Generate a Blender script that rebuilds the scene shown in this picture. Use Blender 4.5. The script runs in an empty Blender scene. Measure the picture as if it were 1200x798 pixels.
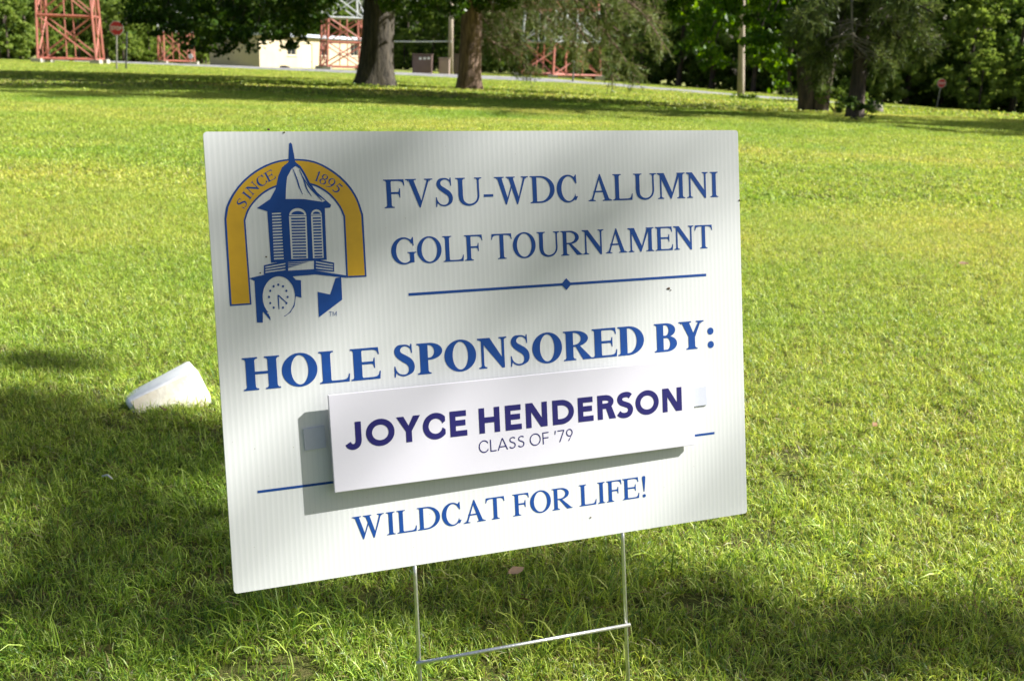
import bpy, bmesh, math, random
import numpy as np
from mathutils import Matrix, Vector
from mathutils.geometry import delaunay_2d_cdt

rng = np.random.default_rng(7)
random.seed(7)
scene = bpy.context.scene
COL = scene.collection

# ------------------------------------------------------------------ camera
PW, PH, F = 1200.0, 798.0, 1293.05
CAM = np.array([0.0, 0.0, 0.8])
C3 = np.array([[0.99955003, 0.02999550, 0.0],          # columns: right, down, forward
               [0.00751027, -0.25026734, 0.96814764],
               [0.02904007, -0.96771201, -0.25038000]])
cam_d = bpy.data.cameras.new('camera')
cam = bpy.data.objects.new('camera', cam_d)
COL.objects.link(cam)
M = Matrix.Identity(4)
for r in range(3):
    M[r][0], M[r][1], M[r][2], M[r][3] = C3[r][0], -C3[r][1], -C3[r][2], CAM[r]
cam.matrix_world = M
cam_d.sensor_fit = 'HORIZONTAL'
cam_d.sensor_width = 36.0
cam_d.lens = 36.0 * F / PW
cam_d.clip_start = 0.05
cam_d.clip_end = 3000
cam_d.dof.use_dof = True
cam_d.dof.focus_distance = 1.22
cam_d.dof.aperture_fstop = 15
scene.camera = cam

# ------------------------------------------------------------------ light
SUN_EL, SUN_BACK = math.radians(39), math.radians(-4)
SUN = np.array([math.cos(SUN_EL) * math.cos(SUN_BACK), -math.cos(SUN_EL) * math.sin(SUN_BACK), math.sin(SUN_EL)])
world = bpy.data.worlds.new('World')
scene.world = world
world.use_nodes = True
wn = world.node_tree
sky = wn.nodes.new('ShaderNodeTexSky')
sky.sky_type = 'NISHITA'
sky.sun_disc = False
sky.sun_elevation = SUN_EL
sky.sun_rotation = math.radians(90) + SUN_BACK
sky.air_density = 1.0
sky.dust_density = 2.5
sky.ozone_density = 0.5
bg = wn.nodes['Background']
bg.inputs['Strength'].default_value = 0.052
wn.links.new(sky.outputs[0], bg.inputs['Color'])
sun_d = bpy.data.lights.new('sun', 'SUN')
sun_d.energy = 5.0
sun_d.angle = math.radians(0.53)
sun_d.color = (1.0, 0.98, 0.94)
sun = bpy.data.objects.new('sun', sun_d)
COL.objects.link(sun)
sun.rotation_euler = Vector(SUN).to_track_quat('Z', 'Y').to_euler()
sun.location = (20, -5, 30)
vs = scene.view_settings
vs.view_transform = 'Standard'
vs.look = 'None'
vs.gamma = 1.0
vs.use_curve_mapping = False
vs.exposure = 1.16
scene.cycles.max_bounces = 6
scene.cycles.diffuse_bounces = 3
scene.cycles.transmission_bounces = 4
scene.cycles.transparent_max_bounces = 6


# ------------------------------------------------------------------ helpers
def tag(o, label=None, cat=None, group=None, kind=None):
    for k, v in (('label', label), ('category', cat), ('group', group), ('kind', kind)):
        if v:
            o[k] = v
    return o


def mesh_from(name, verts, faces):
    me = bpy.data.meshes.new(name)
    me.from_pydata([tuple(v) for v in verts], [], [tuple(f) for f in faces])
    me.update()
    return me


def fast_mesh(name, V, Fc, col=None, smooth=False):
    """V (n,3), Fc (m,k) with fixed k corners."""
    me = bpy.data.meshes.new(name)
    n, (m, k) = len(V), Fc.shape
    me.vertices.add(n)
    me.vertices.foreach_set('co', np.ascontiguousarray(V, dtype=np.float32).ravel())
    me.loops.add(m * k)
    me.loops.foreach_set('vertex_index', np.ascontiguousarray(Fc, dtype=np.int32).ravel())
    me.polygons.add(m)
    me.polygons.foreach_set('loop_start', np.arange(0, m * k, k, dtype=np.int32))
    me.polygons.foreach_set('loop_total', np.full(m, k, dtype=np.int32))
    if smooth:
        me.polygons.foreach_set('use_smooth', np.ones(m, dtype=bool))
    me.update(calc_edges=True)
    if col is not None:
        a = me.attributes.new('tint', 'FLOAT_COLOR', 'POINT')
        c = np.ones((n, 4), dtype=np.float32)
        c[:, :3] = col
        a.data.foreach_set('color', c.ravel())
    return me


def link(name, me, mat=None, parent=None, matrix=None):
    o = bpy.data.objects.new(name, me)
    COL.objects.link(o)
    if mat is not None and me is not None and len(me.materials) == 0:
        me.materials.append(mat)
    if parent is not None:
        o.parent = parent
    if matrix is not None:
        o.matrix_local = matrix
    return o


def empty(name, loc=(0, 0, 0), rz=0.0):
    o = bpy.data.objects.new(name, None)
    COL.objects.link(o)
    o.empty_display_size = 0.1
    o.location = loc
    o.rotation_euler = (0, 0, rz)
    return o


class MB:
    def __init__(s):
        s.v, s.f = [], []

    def add(s, vs_, fs_):
        b = len(s.v)
        s.v += [tuple(map(float, v)) for v in vs_]
        s.f += [tuple(i + b for i in f) for f in fs_]
        return s

    def box(s, c, d, R=None):
        pts = [np.array([x * d[0] / 2, y * d[1] / 2, z * d[2] / 2]) for z in (-1, 1) for y in (-1, 1) for x in (-1, 1)]
        if R is not None:
            pts = [R @ p for p in pts]
        pts = [p + np.array(c) for p in pts]
        return s.add(pts, [(0, 2, 3, 1), (4, 5, 7, 6), (0, 1, 5, 4), (2, 6, 7, 3), (0, 4, 6, 2), (1, 3, 7, 5)])

    def tube(s, pts, rads, k=8, caps=True):
        pts = [np.array(p, float) for p in pts]
        n = len(pts)
        if np.isscalar(rads):
            rads = [rads] * n
        ring, ref = [], None
        for i in range(n):
            t = pts[min(i + 1, n - 1)] - pts[max(i - 1, 0)]
            t = t / (np.linalg.norm(t) + 1e-9)
            if ref is None:
                ref = np.array([1.0, 0, 0]) if abs(t[0]) < 0.8 else np.array([0, 1.0, 0])
            u = ref - t * (ref @ t)
            u /= np.linalg.norm(u) + 1e-9
            w = np.cross(t, u)
            ref = u
            for j in range(k):
                a = 2 * math.pi * j / k
                ring.append(pts[i] + rads[i] * (math.cos(a) * u + math.sin(a) * w))
        fs = []
        for i in range(n - 1):
            for j in range(k):
                a, b = i * k + j, i * k + (j + 1) % k
                fs.append((a, b, b + k, a + k))
        if caps:
            fs.append(tuple(range(k))[::-1])
            fs.append(tuple((n - 1) * k + j for j in range(k)))
        return s.add(ring, fs)

    def build(s, name, mat, parent=None, smooth=False, bevel=0.0, matrix=None, local=True):
        vv = s.v
        if parent is not None and local and matrix is None:
            L = parent
            off = np.zeros(3)
            while L is not None:
                off += np.array(L.location)
                L = L.parent
            vv = [tuple(np.array(v) - off) for v in s.v]
        me = mesh_from(name, vv, s.f)
        if bevel:
            bm = bmesh.new()
            bm.from_mesh(me)
            bmesh.ops.bevel(bm, geom=bm.edges[:], offset=bevel, segments=2, affect='EDGES', profile=0.6)
            bm.to_mesh(me)
            bm.free()
        if smooth:
            for p in me.polygons:
                p.use_smooth = True
        return link(name, me, mat, parent, matrix)


def smooth01(a, b, x):
    t = np.clip((np.asarray(x, float) - a) / (b - a), 0, 1)
    return t * t * (3 - 2 * t)


# ------------------------------------------------------------------ materials
def new_mat(name):
    m = bpy.data.materials.new(name)
    m.use_nodes = True
    nt = m.node_tree
    nt.nodes.clear()
    out = nt.nodes.new('ShaderNodeOutputMaterial')
    return m, nt, out


def N(nt, typ, **kw):
    n = nt.nodes.new(typ)
    for k, v in kw.items():
        if k in n.inputs:
            n.inputs[k].default_value = v
        else:
            setattr(n, k, v)
    return n


def plain(name, col, rough=0.6, noise=0.0, nscale=8.0, metal=0.0, bump=0.0, bscale=40.0, col2=None, spec=0.5):
    """principled colour broken up by noise between col and col2, fine bump on top"""
    m, nt, out = new_mat(name)
    p = N(nt, 'ShaderNodeBsdfPrincipled', Roughness=rough, Metallic=metal)
    p.inputs['Specular IOR Level'].default_value = spec
    p.inputs['Base Color'].default_value = (*col, 1)
    nt.links.new(p.outputs[0], out.inputs[0])
    tc = N(nt, 'ShaderNodeTexCoord')
    if noise or col2:
        n1 = N(nt, 'ShaderNodeTexNoise', Scale=nscale, Detail=5.0, Roughness=0.6)
        nt.links.new(tc.outputs['Object'], n1.inputs['Vector'])
        r = N(nt, 'ShaderNodeValToRGB')
        c2 = col2 if col2 else tuple(c * (1 - noise) for c in col)
        r.color_ramp.elements[0].position = 0.35
        r.color_ramp.elements[1].position = 0.68
        r.color_ramp.elements[0].color = (*c2, 1)
        r.color_ramp.elements[1].color = (*col, 1)
        nt.links.new(n1.outputs[0], r.inputs[0])
        nt.links.new(r.outputs[0], p.inputs['Base Color'])
    if bump:
        n2 = N(nt, 'ShaderNodeTexNoise', Scale=bscale, Detail=4.0)
        nt.links.new(tc.outputs['Object'], n2.inputs['Vector'])
        b = N(nt, 'ShaderNodeBump', Strength=bump, Distance=0.02)
        nt.links.new(n2.outputs[0], b.inputs['Height'])
        nt.links.new(b.outputs[0], p.inputs['Normal'])
    return m


def leafy(name, cols, trans=0.45, rough=0.45, wscale=0.25, gloss=0.12, tint=True):
    """thin leaf: diffuse + translucent + a little gloss; colour ramp driven by per-leaf tint, large noise in world space"""
    m, nt, out = new_mat(name)
    at = N(nt, 'ShaderNodeAttribute', attribute_name='tint')
    sep = N(nt, 'ShaderNodeSeparateColor')
    nt.links.new(at.outputs['Color'], sep.inputs[0])
    ge = N(nt, 'ShaderNodeNewGeometry')
    no = N(nt, 'ShaderNodeTexNoise', Scale=wscale, Detail=3.0)
    nt.links.new(ge.outputs['Position'], no.inputs['Vector'])
    mix = N(nt, 'ShaderNodeMath', operation='MULTIPLY_ADD')
    nt.links.new(no.outputs[0], mix.inputs[0])
    mix.inputs[1].default_value = 0.9
    ad = N(nt, 'ShaderNodeMath', operation='SUBTRACT')
    nt.links.new(sep.outputs[0], ad.inputs[0])
    ad.inputs[1].default_value = 0.45
    nt.links.new(ad.outputs[0], mix.inputs[2])
    r = N(nt, 'ShaderNodeValToRGB')
    e = r.color_ramp.elements
    while len(e) < len(cols):
        e.new(0.5)
    for i, c in enumerate(cols):
        e[i].position = i / (len(cols) - 1)
        e[i].color = (*c, 1)
    nt.links.new(mix.outputs[0], r.inputs[0])
    d = N(nt, 'ShaderNodeBsdfDiffuse')
    t = N(nt, 'ShaderNodeBsdfTranslucent')
    g = N(nt, 'ShaderNodeBsdfGlossy', Roughness=rough + 0.12)
    g.inputs['Color'].default_value = (1, 1, 1, 1)
    nt.links.new(r.outputs[0], d.inputs['Color'])
    hs = N(nt, 'ShaderNodeHueSaturation', Hue=0.485, Saturation=1.1, Value=1.25)
    nt.links.new(r.outputs[0], hs.inputs['Color'])
    nt.links.new(hs.outputs[0], t.inputs['Color'])
    m1 = N(nt, 'ShaderNodeMixShader', Fac=trans)
    nt.links.new(d.outputs[0], m1.inputs[1])
    nt.links.new(t.outputs[0], m1.inputs[2])
    m2 = N(nt, 'ShaderNodeMixShader', Fac=gloss)
    fr = N(nt, 'ShaderNodeFresnel', IOR=1.4)
    fm = N(nt, 'ShaderNodeMath', operation='MULTIPLY')
    nt.links.new(fr.outputs[0], fm.inputs[0])
    fm.inputs[1].default_value = gloss * 1.3
    nt.links.new(fm.outputs[0], m2.inputs[0])
    nt.links.new(m1.outputs[0], m2.inputs[1])
    nt.links.new(g.outputs[0], m2.inputs[2])
    nt.links.new(m2.outputs[0], out.inputs[0])
    return m


def bark_mat(name, c1, c2, sx=14, sz=2.2):
    m, nt, out = new_mat(name)
    p = N(nt, 'ShaderNodeBsdfPrincipled', Roughness=0.9)
    tc = N(nt, 'ShaderNodeTexCoord')
    mp = N(nt, 'ShaderNodeMapping')
    mp.inputs['Scale'].default_value = (sx, sx, sz)
    nt.links.new(tc.outputs['Object'], mp.inputs[0])
    n1 = N(nt, 'ShaderNodeTexNoise', Scale=1.0, Detail=6.0, Roughness=0.65)
    nt.links.new(mp.outputs[0], n1.inputs['Vector'])
    r = N(nt, 'ShaderNodeValToRGB')
    r.color_ramp.elements[0].position, r.color_ramp.elements[1].position = 0.38, 0.64
    r.color_ramp.elements[0].color, r.color_ramp.elements[1].color = (*c1, 1), (*c2, 1)
    nt.links.new(n1.outputs[0], r.inputs[0])
    nt.links.new(r.outputs[0], p.inputs['Base Color'])
    b = N(nt, 'ShaderNodeBump', Strength=0.9, Distance=0.05)
    nt.links.new(n1.outputs[0], b.inputs['Height'])
    nt.links.new(b.outputs[0], p.inputs['Normal'])
    nt.links.new(p.outputs[0], out.inputs[0])
    return m


def ground_mat():
    m, nt, out = new_mat('lawn soil')
    p = N(nt, 'ShaderNodeBsdfPrincipled', Roughness=0.95)
    p.inputs['Specular IOR Level'].default_value = 0.1
    ge = N(nt, 'ShaderNodeNewGeometry')
    n1 = N(nt, 'ShaderNodeTexNoise', Scale=55.0, Detail=6.0, Roughness=0.7)
    n2 = N(nt, 'ShaderNodeTexNoise', Scale=0.16, Detail=4.0)
    for n in (n1, n2):
        nt.links.new(ge.outputs['Position'], n.inputs['Vector'])
    r1 = N(nt, 'ShaderNodeValToRGB')
    e = r1.color_ramp.elements
    e[0].position, e[0].color = 0.3, (0.05, 0.045, 0.018, 1)
    e[1].position, e[1].color = 0.7, (0.2, 0.17, 0.07, 1)
    e2 = e.new(0.5)
    e2.color = (0.09, 0.105, 0.026, 1)
    r2 = N(nt, 'ShaderNodeValToRGB')
    r2.color_ramp.elements[0].position, r2.color_ramp.elements[1].position = 0.35, 0.7
    r2.color_ramp.elements[0].color = (0.17, 0.21, 0.045, 1)
    r2.color_ramp.elements[1].color = (0.32, 0.30, 0.12, 1)
    nt.links.new(n1.outputs[0], r1.inputs[0])
    nt.links.new(n2.outputs[0], r2.inputs[0])
    sx = N(nt, 'ShaderNodeSeparateXYZ')
    nt.links.new(ge.outputs['Position'], sx.inputs[0])
    mr = N(nt, 'ShaderNodeMapRange')
    mr.inputs['From Min'].default_value, mr.inputs['From Max'].default_value = 3, 30
    nt.links.new(sx.outputs['Y'], mr.inputs['Value'])
    mx = N(nt, 'ShaderNodeMix', data_type='RGBA')
    nt.links.new(mr.outputs[0], mx.inputs[0])
    nt.links.new(r1.outputs[0], mx.inputs[6])
    nt.links.new(r2.outputs[0], mx.inputs[7])
    nt.links.new(mx.outputs[2], p.inputs['Base Color'])
    b = N(nt, 'ShaderNodeBump', Strength=0.6, Distance=0.03)
    nt.links.new(n1.outputs[0], b.inputs['Height'])
    nt.links.new(b.outputs[0], p.inputs['Normal'])
    nt.links.new(p.outputs[0], out.inputs[0])
    return m


def grass_mat():
    m, nt, out = new_mat('grass blades')
    at = N(nt, 'ShaderNodeAttribute', attribute_name='tint')
    ge = N(nt, 'ShaderNodeNewGeometry')
    n1 = N(nt, 'ShaderNodeTexNoise', Scale=0.55, Detail=4.0, Roughness=0.6)
    nt.links.new(ge.outputs['Position'], n1.inputs['Vector'])
    mp = N(nt, 'ShaderNodeMapping')
    mp.inputs['Scale'].default_value = (0.1, 0.28, 0.1)
    nt.links.new(ge.outputs['Position'], mp.inputs[0])
    n2 = N(nt, 'ShaderNodeTexNoise', Scale=1.0, Detail=3.0)
    nt.links.new(mp.outputs[0], n2.inputs['Vector'])
    r = N(nt, 'ShaderNodeValToRGB')
    r.color_ramp.elements[0].position, r.color_ramp.elements[1].position = 0.36, 0.68
    r.color_ramp.elements[0].color = (0.78, 0.92, 0.75, 1)
    r.color_ramp.elements[1].color = (1.2, 1.08, 1.1, 1)
    nt.links.new(n1.outputs[0], r.inputs[0])
    r2 = N(nt, 'ShaderNodeValToRGB')
    r2.color_ramp.elements[0].position, r2.color_ramp.elements[1].position = 0.4, 0.66
    r2.color_ramp.elements[0].color = (0.9, 0.98, 0.9, 1)
    r2.color_ramp.elements[1].color = (1.25, 1.1, 1.35, 1)
    nt.links.new(n2.outputs[0], r2.inputs[0])
    a = N(nt, 'ShaderNodeMix', data_type='RGBA', blend_type='MULTIPLY')
    a.inputs[0].default_value = 1.0
    nt.links.new(at.outputs['Color'], a.inputs[6])
    nt.links.new(r.outputs[0], a.inputs[7])
    c = N(nt, 'ShaderNodeMix', data_type='RGBA', blend_type='MULTIPLY')
    c.inputs[0].default_value = 1.0
    nt.links.new(a.outputs[2], c.inputs[6])
    nt.links.new(r2.outputs[0], c.inputs[7])
    d = N(nt, 'ShaderNodeBsdfDiffuse')
    t = N(nt, 'ShaderNodeBsdfTranslucent')
    g = N(nt, 'ShaderNodeBsdfGlossy', Roughness=0.42)
    nt.links.new(c.outputs[2], d.inputs['Color'])
    hs = N(nt, 'ShaderNodeHueSaturation', Hue=0.488, Saturation=1.05, Value=1.3)
    nt.links.new(c.outputs[2], hs.inputs['Color'])
    nt.links.new(hs.outputs[0], t.inputs['Color'])
    m1 = N(nt, 'ShaderNodeMixShader', Fac=0.4)
    nt.links.new(d.outputs[0], m1.inputs[1])
    nt.links.new(t.outputs[0], m1.inputs[2])
    m2 = N(nt, 'ShaderNodeMixShader', Fac=0.028)
    nt.links.new(m1.outputs[0], m2.inputs[1])
    nt.links.new(g.outputs[0], m2.inputs[2])
    nt.links.new(m2.outputs[0], out.inputs[0])
    return m


def panel_mat():
    """white fluted plastic board: flutes run up the board, so they vary along its x"""
    m, nt, out = new_mat('fluted white plastic')
    p = N(nt, 'ShaderNodeBsdfPrincipled', Roughness=0.38)
    tc = N(nt, 'ShaderNodeTexCoord')
    sx = N(nt, 'ShaderNodeSeparateXYZ')
    nt.links.new(tc.outputs['Object'], sx.inputs[0])
    nz = N(nt, 'ShaderNodeTexNoise', Scale=9.0, Detail=2.0)
    nt.links.new(tc.outputs['Object'], nz.inputs['Vector'])
    wob = N(nt, 'ShaderNodeMath', operation='MULTIPLY_ADD')
    nt.links.new(nz.outputs[0], wob.inputs[0])
    wob.inputs[1].default_value = 0.0018
    nt.links.new(sx.outputs[0], wob.inputs[2])
    mul = N(nt, 'ShaderNodeMath', operation='MULTIPLY')
    nt.links.new(wob.outputs[0], mul.inputs[0])
    mul.inputs[1].default_value = 2 * math.pi / 0.0056
    sn = N(nt, 'ShaderNodeMath', operation='SINE')
    nt.links.new(mul.outputs[0], sn.inputs[0])
    rp = N(nt, 'ShaderNodeMapRange')
    rp.inputs['From Min'].default_value, rp.inputs['From Max'].default_value = 0.55, 1.0
    nt.links.new(sn.outputs[0], rp.inputs['Value'])
    cr = N(nt, 'ShaderNodeMix', data_type='RGBA')
    cr.inputs[6].default_value = (0.655, 0.668, 0.662, 1)
    cr.inputs[7].default_value = (0.630, 0.645, 0.640, 1)
    nt.links.new(rp.outputs[0], cr.inputs[0])
    dirt = N(nt, 'ShaderNodeTexNoise', Scale=420.0, Detail=1.0)
    nt.links.new(tc.outputs['Object'], dirt.inputs['Vector'])
    dr = N(nt, 'ShaderNodeMapRange')
    dr.inputs['From Min'].default_value, dr.inputs['From Max'].default_value = 0.79, 0.83
    nt.links.new(dirt.outputs[0], dr.inputs['Value'])
    c2 = N(nt, 'ShaderNodeMix', data_type='RGBA')
    c2.inputs[7].default_value = (0.3, 0.25, 0.18, 1)
    nt.links.new(dr.outputs[0], c2.inputs[0])
    nt.links.new(cr.outputs[2], c2.inputs[6])
    nt.links.new(c2.outputs[2], p.inputs['Base Color'])
    b = N(nt, 'ShaderNodeBump', Strength=0.05, Distance=0.0005)
    nt.links.new(sn.outputs[0], b.inputs['Height'])
    nt.links.new(b.outputs[0], p.inputs['Normal'])
    nt.links.new(p.outputs[0], out.inputs[0])
    return m


MAT = dict(
    soil=ground_mat(), grass=grass_mat(), panel=panel_mat(),
    road=plain('pale asphalt', (0.36, 0.35, 0.34), 0.9, 0.35, 1.5),
    blue=plain('blue print', (0.008, 0.062, 0.28), 0.5, 0.12, 60, spec=0.25),
    gold=plain('gold print', (0.62, 0.36, 0.008), 0.42, 0.1, 60),
    navy=plain('navy print', (0.016, 0.014, 0.12), 0.6, 0.1, 60, spec=0.2),
    plate=plain('name plate card', (0.62, 0.605, 0.67), 0.5, 0.03, 12, bump=0.008, bscale=300),
    velcro=plain('white hook tape', (0.52, 0.54, 0.625), 0.85, 0.04, 200, bump=0.05, bscale=1500),
    wire=plain('galvanised wire', (0.74, 0.74, 0.73), 0.36, 0.2, 90, metal=0.88, bump=0.1, bscale=400),
    speck=plain('brown speck', (0.10, 0.06, 0.03), 0.8, 0.3, 100),
    bark=bark_mat('grey bark', (0.03, 0.025, 0.018), (0.11, 0.09, 0.065)),
    bark2=bark_mat('pinkish pine bark', (0.11, 0.07, 0.05), (0.36, 0.24, 0.17)),
    bark3=bark_mat('dark trunk bark', (0.035, 0.028, 0.022), (0.12, 0.085, 0.065)),
    dead=plain('dead grey twig', (0.30, 0.25, 0.22), 0.9, 0.4, 20),
    leaf=leafy('broad leaves', [(0.022, 0.05, 0.009), (0.045, 0.10, 0.013), (0.09, 0.16, 0.02)], gloss=0.06),
    maple=leafy('bright broad leaves', [(0.05, 0.12, 0.012), (0.10, 0.21, 0.018), (0.17, 0.29, 0.03)], 0.55, gloss=0.05),
    needle=leafy('pine needles', [(0.055, 0.085, 0.024), (0.125, 0.175, 0.05), (0.26, 0.30, 0.10)], 0.3, gloss=0.03),
    wood_a=leafy('wood leaves fresh', [(0.06, 0.11, 0.02), (0.15, 0.24, 0.045), (0.30, 0.38, 0.11)], 0.45, wscale=0.12, gloss=0.02),
    wood_sunlit=leafy('wood leaves lightened for sun', [(0.10, 0.16, 0.03), (0.21, 0.30, 0.06), (0.36, 0.44, 0.13)], 0.5, wscale=0.3, gloss=0.02),  # lighter copy of the fresh wood leaves, with sunlight put into the colour
    wood_b=leafy('wood leaves dark', [(0.04, 0.075, 0.018), (0.09, 0.16, 0.034), (0.19, 0.27, 0.065)], 0.35, wscale=0.12, gloss=0.02),
    red=plain('red oxide paint', (0.42, 0.125, 0.08), 0.6, col2=(0.30, 0.10, 0.07), nscale=1.5),
    grey=plain('pale grey paint', (0.52, 0.54, 0.55), 0.5, 0.2, 2),
    concrete=plain('footing concrete', (0.5, 0.47, 0.41), 0.9, 0.3, 3, bump=0.3),
    wall=plain('cream wall', (0.58, 0.49, 0.33), 0.85, 0.12, 0.8),
    roofw=plain('roof edge white', (0.66, 0.71, 0.80), 0.5, 0.1, 1),
    roof=plain('flat roof', (0.25, 0.25, 0.26), 0.9, 0.2, 1),
    trim=plain('pale door', (0.66, 0.60, 0.46), 0.6, 0.1, 2),
    glass=plain('dark window glass', (0.03, 0.035, 0.04), 0.08, 0.3, 1),
    stop=plain('stop red', (0.50, 0.018, 0.022), 0.45, 0.12, 3),
    white=plain('sign white', (0.72, 0.72, 0.72), 0.5, 0.08, 4),
    steel=plain('grey steel post', (0.30, 0.28, 0.25), 0.55, 0.25, 6, metal=0.3),
    darkpost=plain('dark metal', (0.05, 0.05, 0.055), 0.6, 0.2, 6),
    pole=bark_mat('weathered pole wood', (0.26, 0.21, 0.16), (0.50, 0.42, 0.34), 20, 0.8),
    box=plain('brown painted metal', (0.13, 0.085, 0.075), 0.55, 0.15, 2),
    boxp=plain('pinkish metal', (0.33, 0.25, 0.22), 0.6, 0.15, 2),
    rock=plain('boulder stone', (0.28, 0.25, 0.22), 0.9, 0.5, 3, bump=0.6, bscale=8),
    plastic=plain('white plastic', (0.82, 0.83, 0.82), 0.4, 0.05, 20, bump=0.05, bscale=60),
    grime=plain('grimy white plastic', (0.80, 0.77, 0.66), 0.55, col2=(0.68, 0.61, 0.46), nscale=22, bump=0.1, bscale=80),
    dry=plain('dry brown leaf', (0.24, 0.12, 0.03), 0.7, 0.5, 40),
    drypale=plain('dry pinkish leaf', (0.50, 0.33, 0.20), 0.7, 0.4, 40),
)


# ------------------------------------------------------------------ ground
def terrain(x, y):
    x, y = np.asarray(x, float), np.asarray(y, float)
    drop = 0.0118 * np.where(y > 12, y - 12, 0) * smooth01(8, 34, y)
    right = 0.05 * np.clip(np.sqrt(np.clip(x, 0, None) ** 2 + 9) - 3, 0, 55) * smooth01(8, 60, y)
    swell = 0.10 * np.exp(-((y - 27) / 7.0) ** 2) * smooth01(2, -6, x)
    und = 0.02 * np.sin(x * 0.9 + 1) * np.sin(y * 0.7) * smooth01(2.5, 8, y)
    return -drop - right + swell + und


def ray(px, py):
    d = C3 @ np.array([(px - 600) / F, (py - 399) / F, 1.0])
    return d


def at(px, py, depth):
    """point that shows at a photograph position, at a forward distance"""
    d = ray(px, py)
    return CAM + d * (depth / d[1])


def ground(px, py, lo=0.5, hi=220):
    d = ray(px, py)
    t = np.linspace(lo, hi, 12000) / d[1]
    P = CAM[None, :] + t[:, None] * d[None, :]
    h = P[:, 2] - terrain(P[:, 0], P[:, 1])
    i = np.argmax(h < 0)
    return np.array([P[i, 0], P[i, 1], float(terrain(P[i, 0], P[i, 1]))])


def on_ground(px, depth):
    p = at(px, 100, depth)
    return np.array([p[0], p[1], float(terrain(p[0], p[1]))])


gx = np.concatenate([-np.geomspace(400, 1, 70), np.linspace(-0.9, 0.9, 13), np.geomspace(1, 400, 70)])
gy = np.concatenate([np.linspace(-60, -2, 14), np.linspace(-1.5, 40, 84), np.geomspace(41, 900, 70)])
GX, GY = np.meshgrid(gx, gy)
V = np.stack([GX.ravel(), GY.ravel(), terrain(GX, GY).ravel()], 1)
nx, ny = len(gx), len(gy)
ii, jj = np.meshgrid(np.arange(nx - 1), np.arange(ny - 1))
a = (jj * nx + ii).ravel()
Fq = np.stack([a, a + 1, a + nx + 1, a + nx], 1)
tag(link('ground', fast_mesh('ground', V, Fq, smooth=True), MAT['soil']), kind='structure')

# road: a pale lane that runs from the far left towards the utility pole and bends off behind the pines
rp = [on_ground(-150, 160), on_ground(60, 140), on_ground(180, 118), on_ground(355, 92), on_ground(600, 70), on_ground(740, 61),
      on_ground(868, 55), on_ground(960, 53)]
rp.append(rp[-1] + np.array([9.0, 1.0, 0]))
rp.append(rp[-1] + np.array([12.0, 6.0, 0]))
rp.append(rp[-1] + np.array([40.0, 40.0, 0]))
rp = np.array(rp)[:, :2]
tt = np.linspace(0, len(rp) - 1, 160)
R2 = np.stack([np.interp(tt, np.arange(len(rp)), rp[:, k]) for k in (0, 1)], 1)
for _ in range(12):
    R2[1:-1] = (R2[:-2] + R2[2:] + 2 * R2[1:-1]) / 4
tg = np.gradient(R2, axis=0)
tg /= np.linalg.norm(tg, axis=1)[:, None]
nr = np.stack([-tg[:, 1], tg[:, 0]], 1)
HALF = 1.9
rv = []
for s, dz in ((-HALF - .7, -.02), (-HALF, .14), (0, .17), (HALF, .14), (HALF + .7, -.02)):
    q = R2 + nr * s
    rv.append(np.stack([q[:, 0], q[:, 1], terrain(q[:, 0], q[:, 1]) + dz], 1))
rv = np.stack(rv, 1).reshape(-1, 3)
rf = []
for i in range(len(R2) - 1):
    for k in range(4):
        b0 = i * 5 + k
        rf.append((b0, b0 + 5, b0 + 6, b0 + 1))
tag(link('road', mesh_from('road', rv, rf), MAT['road']), kind='structure')


# ------------------------------------------------------------------ lawn (blades in instanced patches)
GREENS = np.array([(0.28, 0.40, 0.05), (0.42, 0.54, 0.065), (0.55, 0.63, 0.10), (0.135, 0.24, 0.045), (0.64, 0.69, 0.18)])
STRAWS = np.array([(0.46, 0.38, 0.17), (0.38, 0.28, 0.11), (0.52, 0.46, 0.24), (0.30, 0.18, 0.07)])


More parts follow.
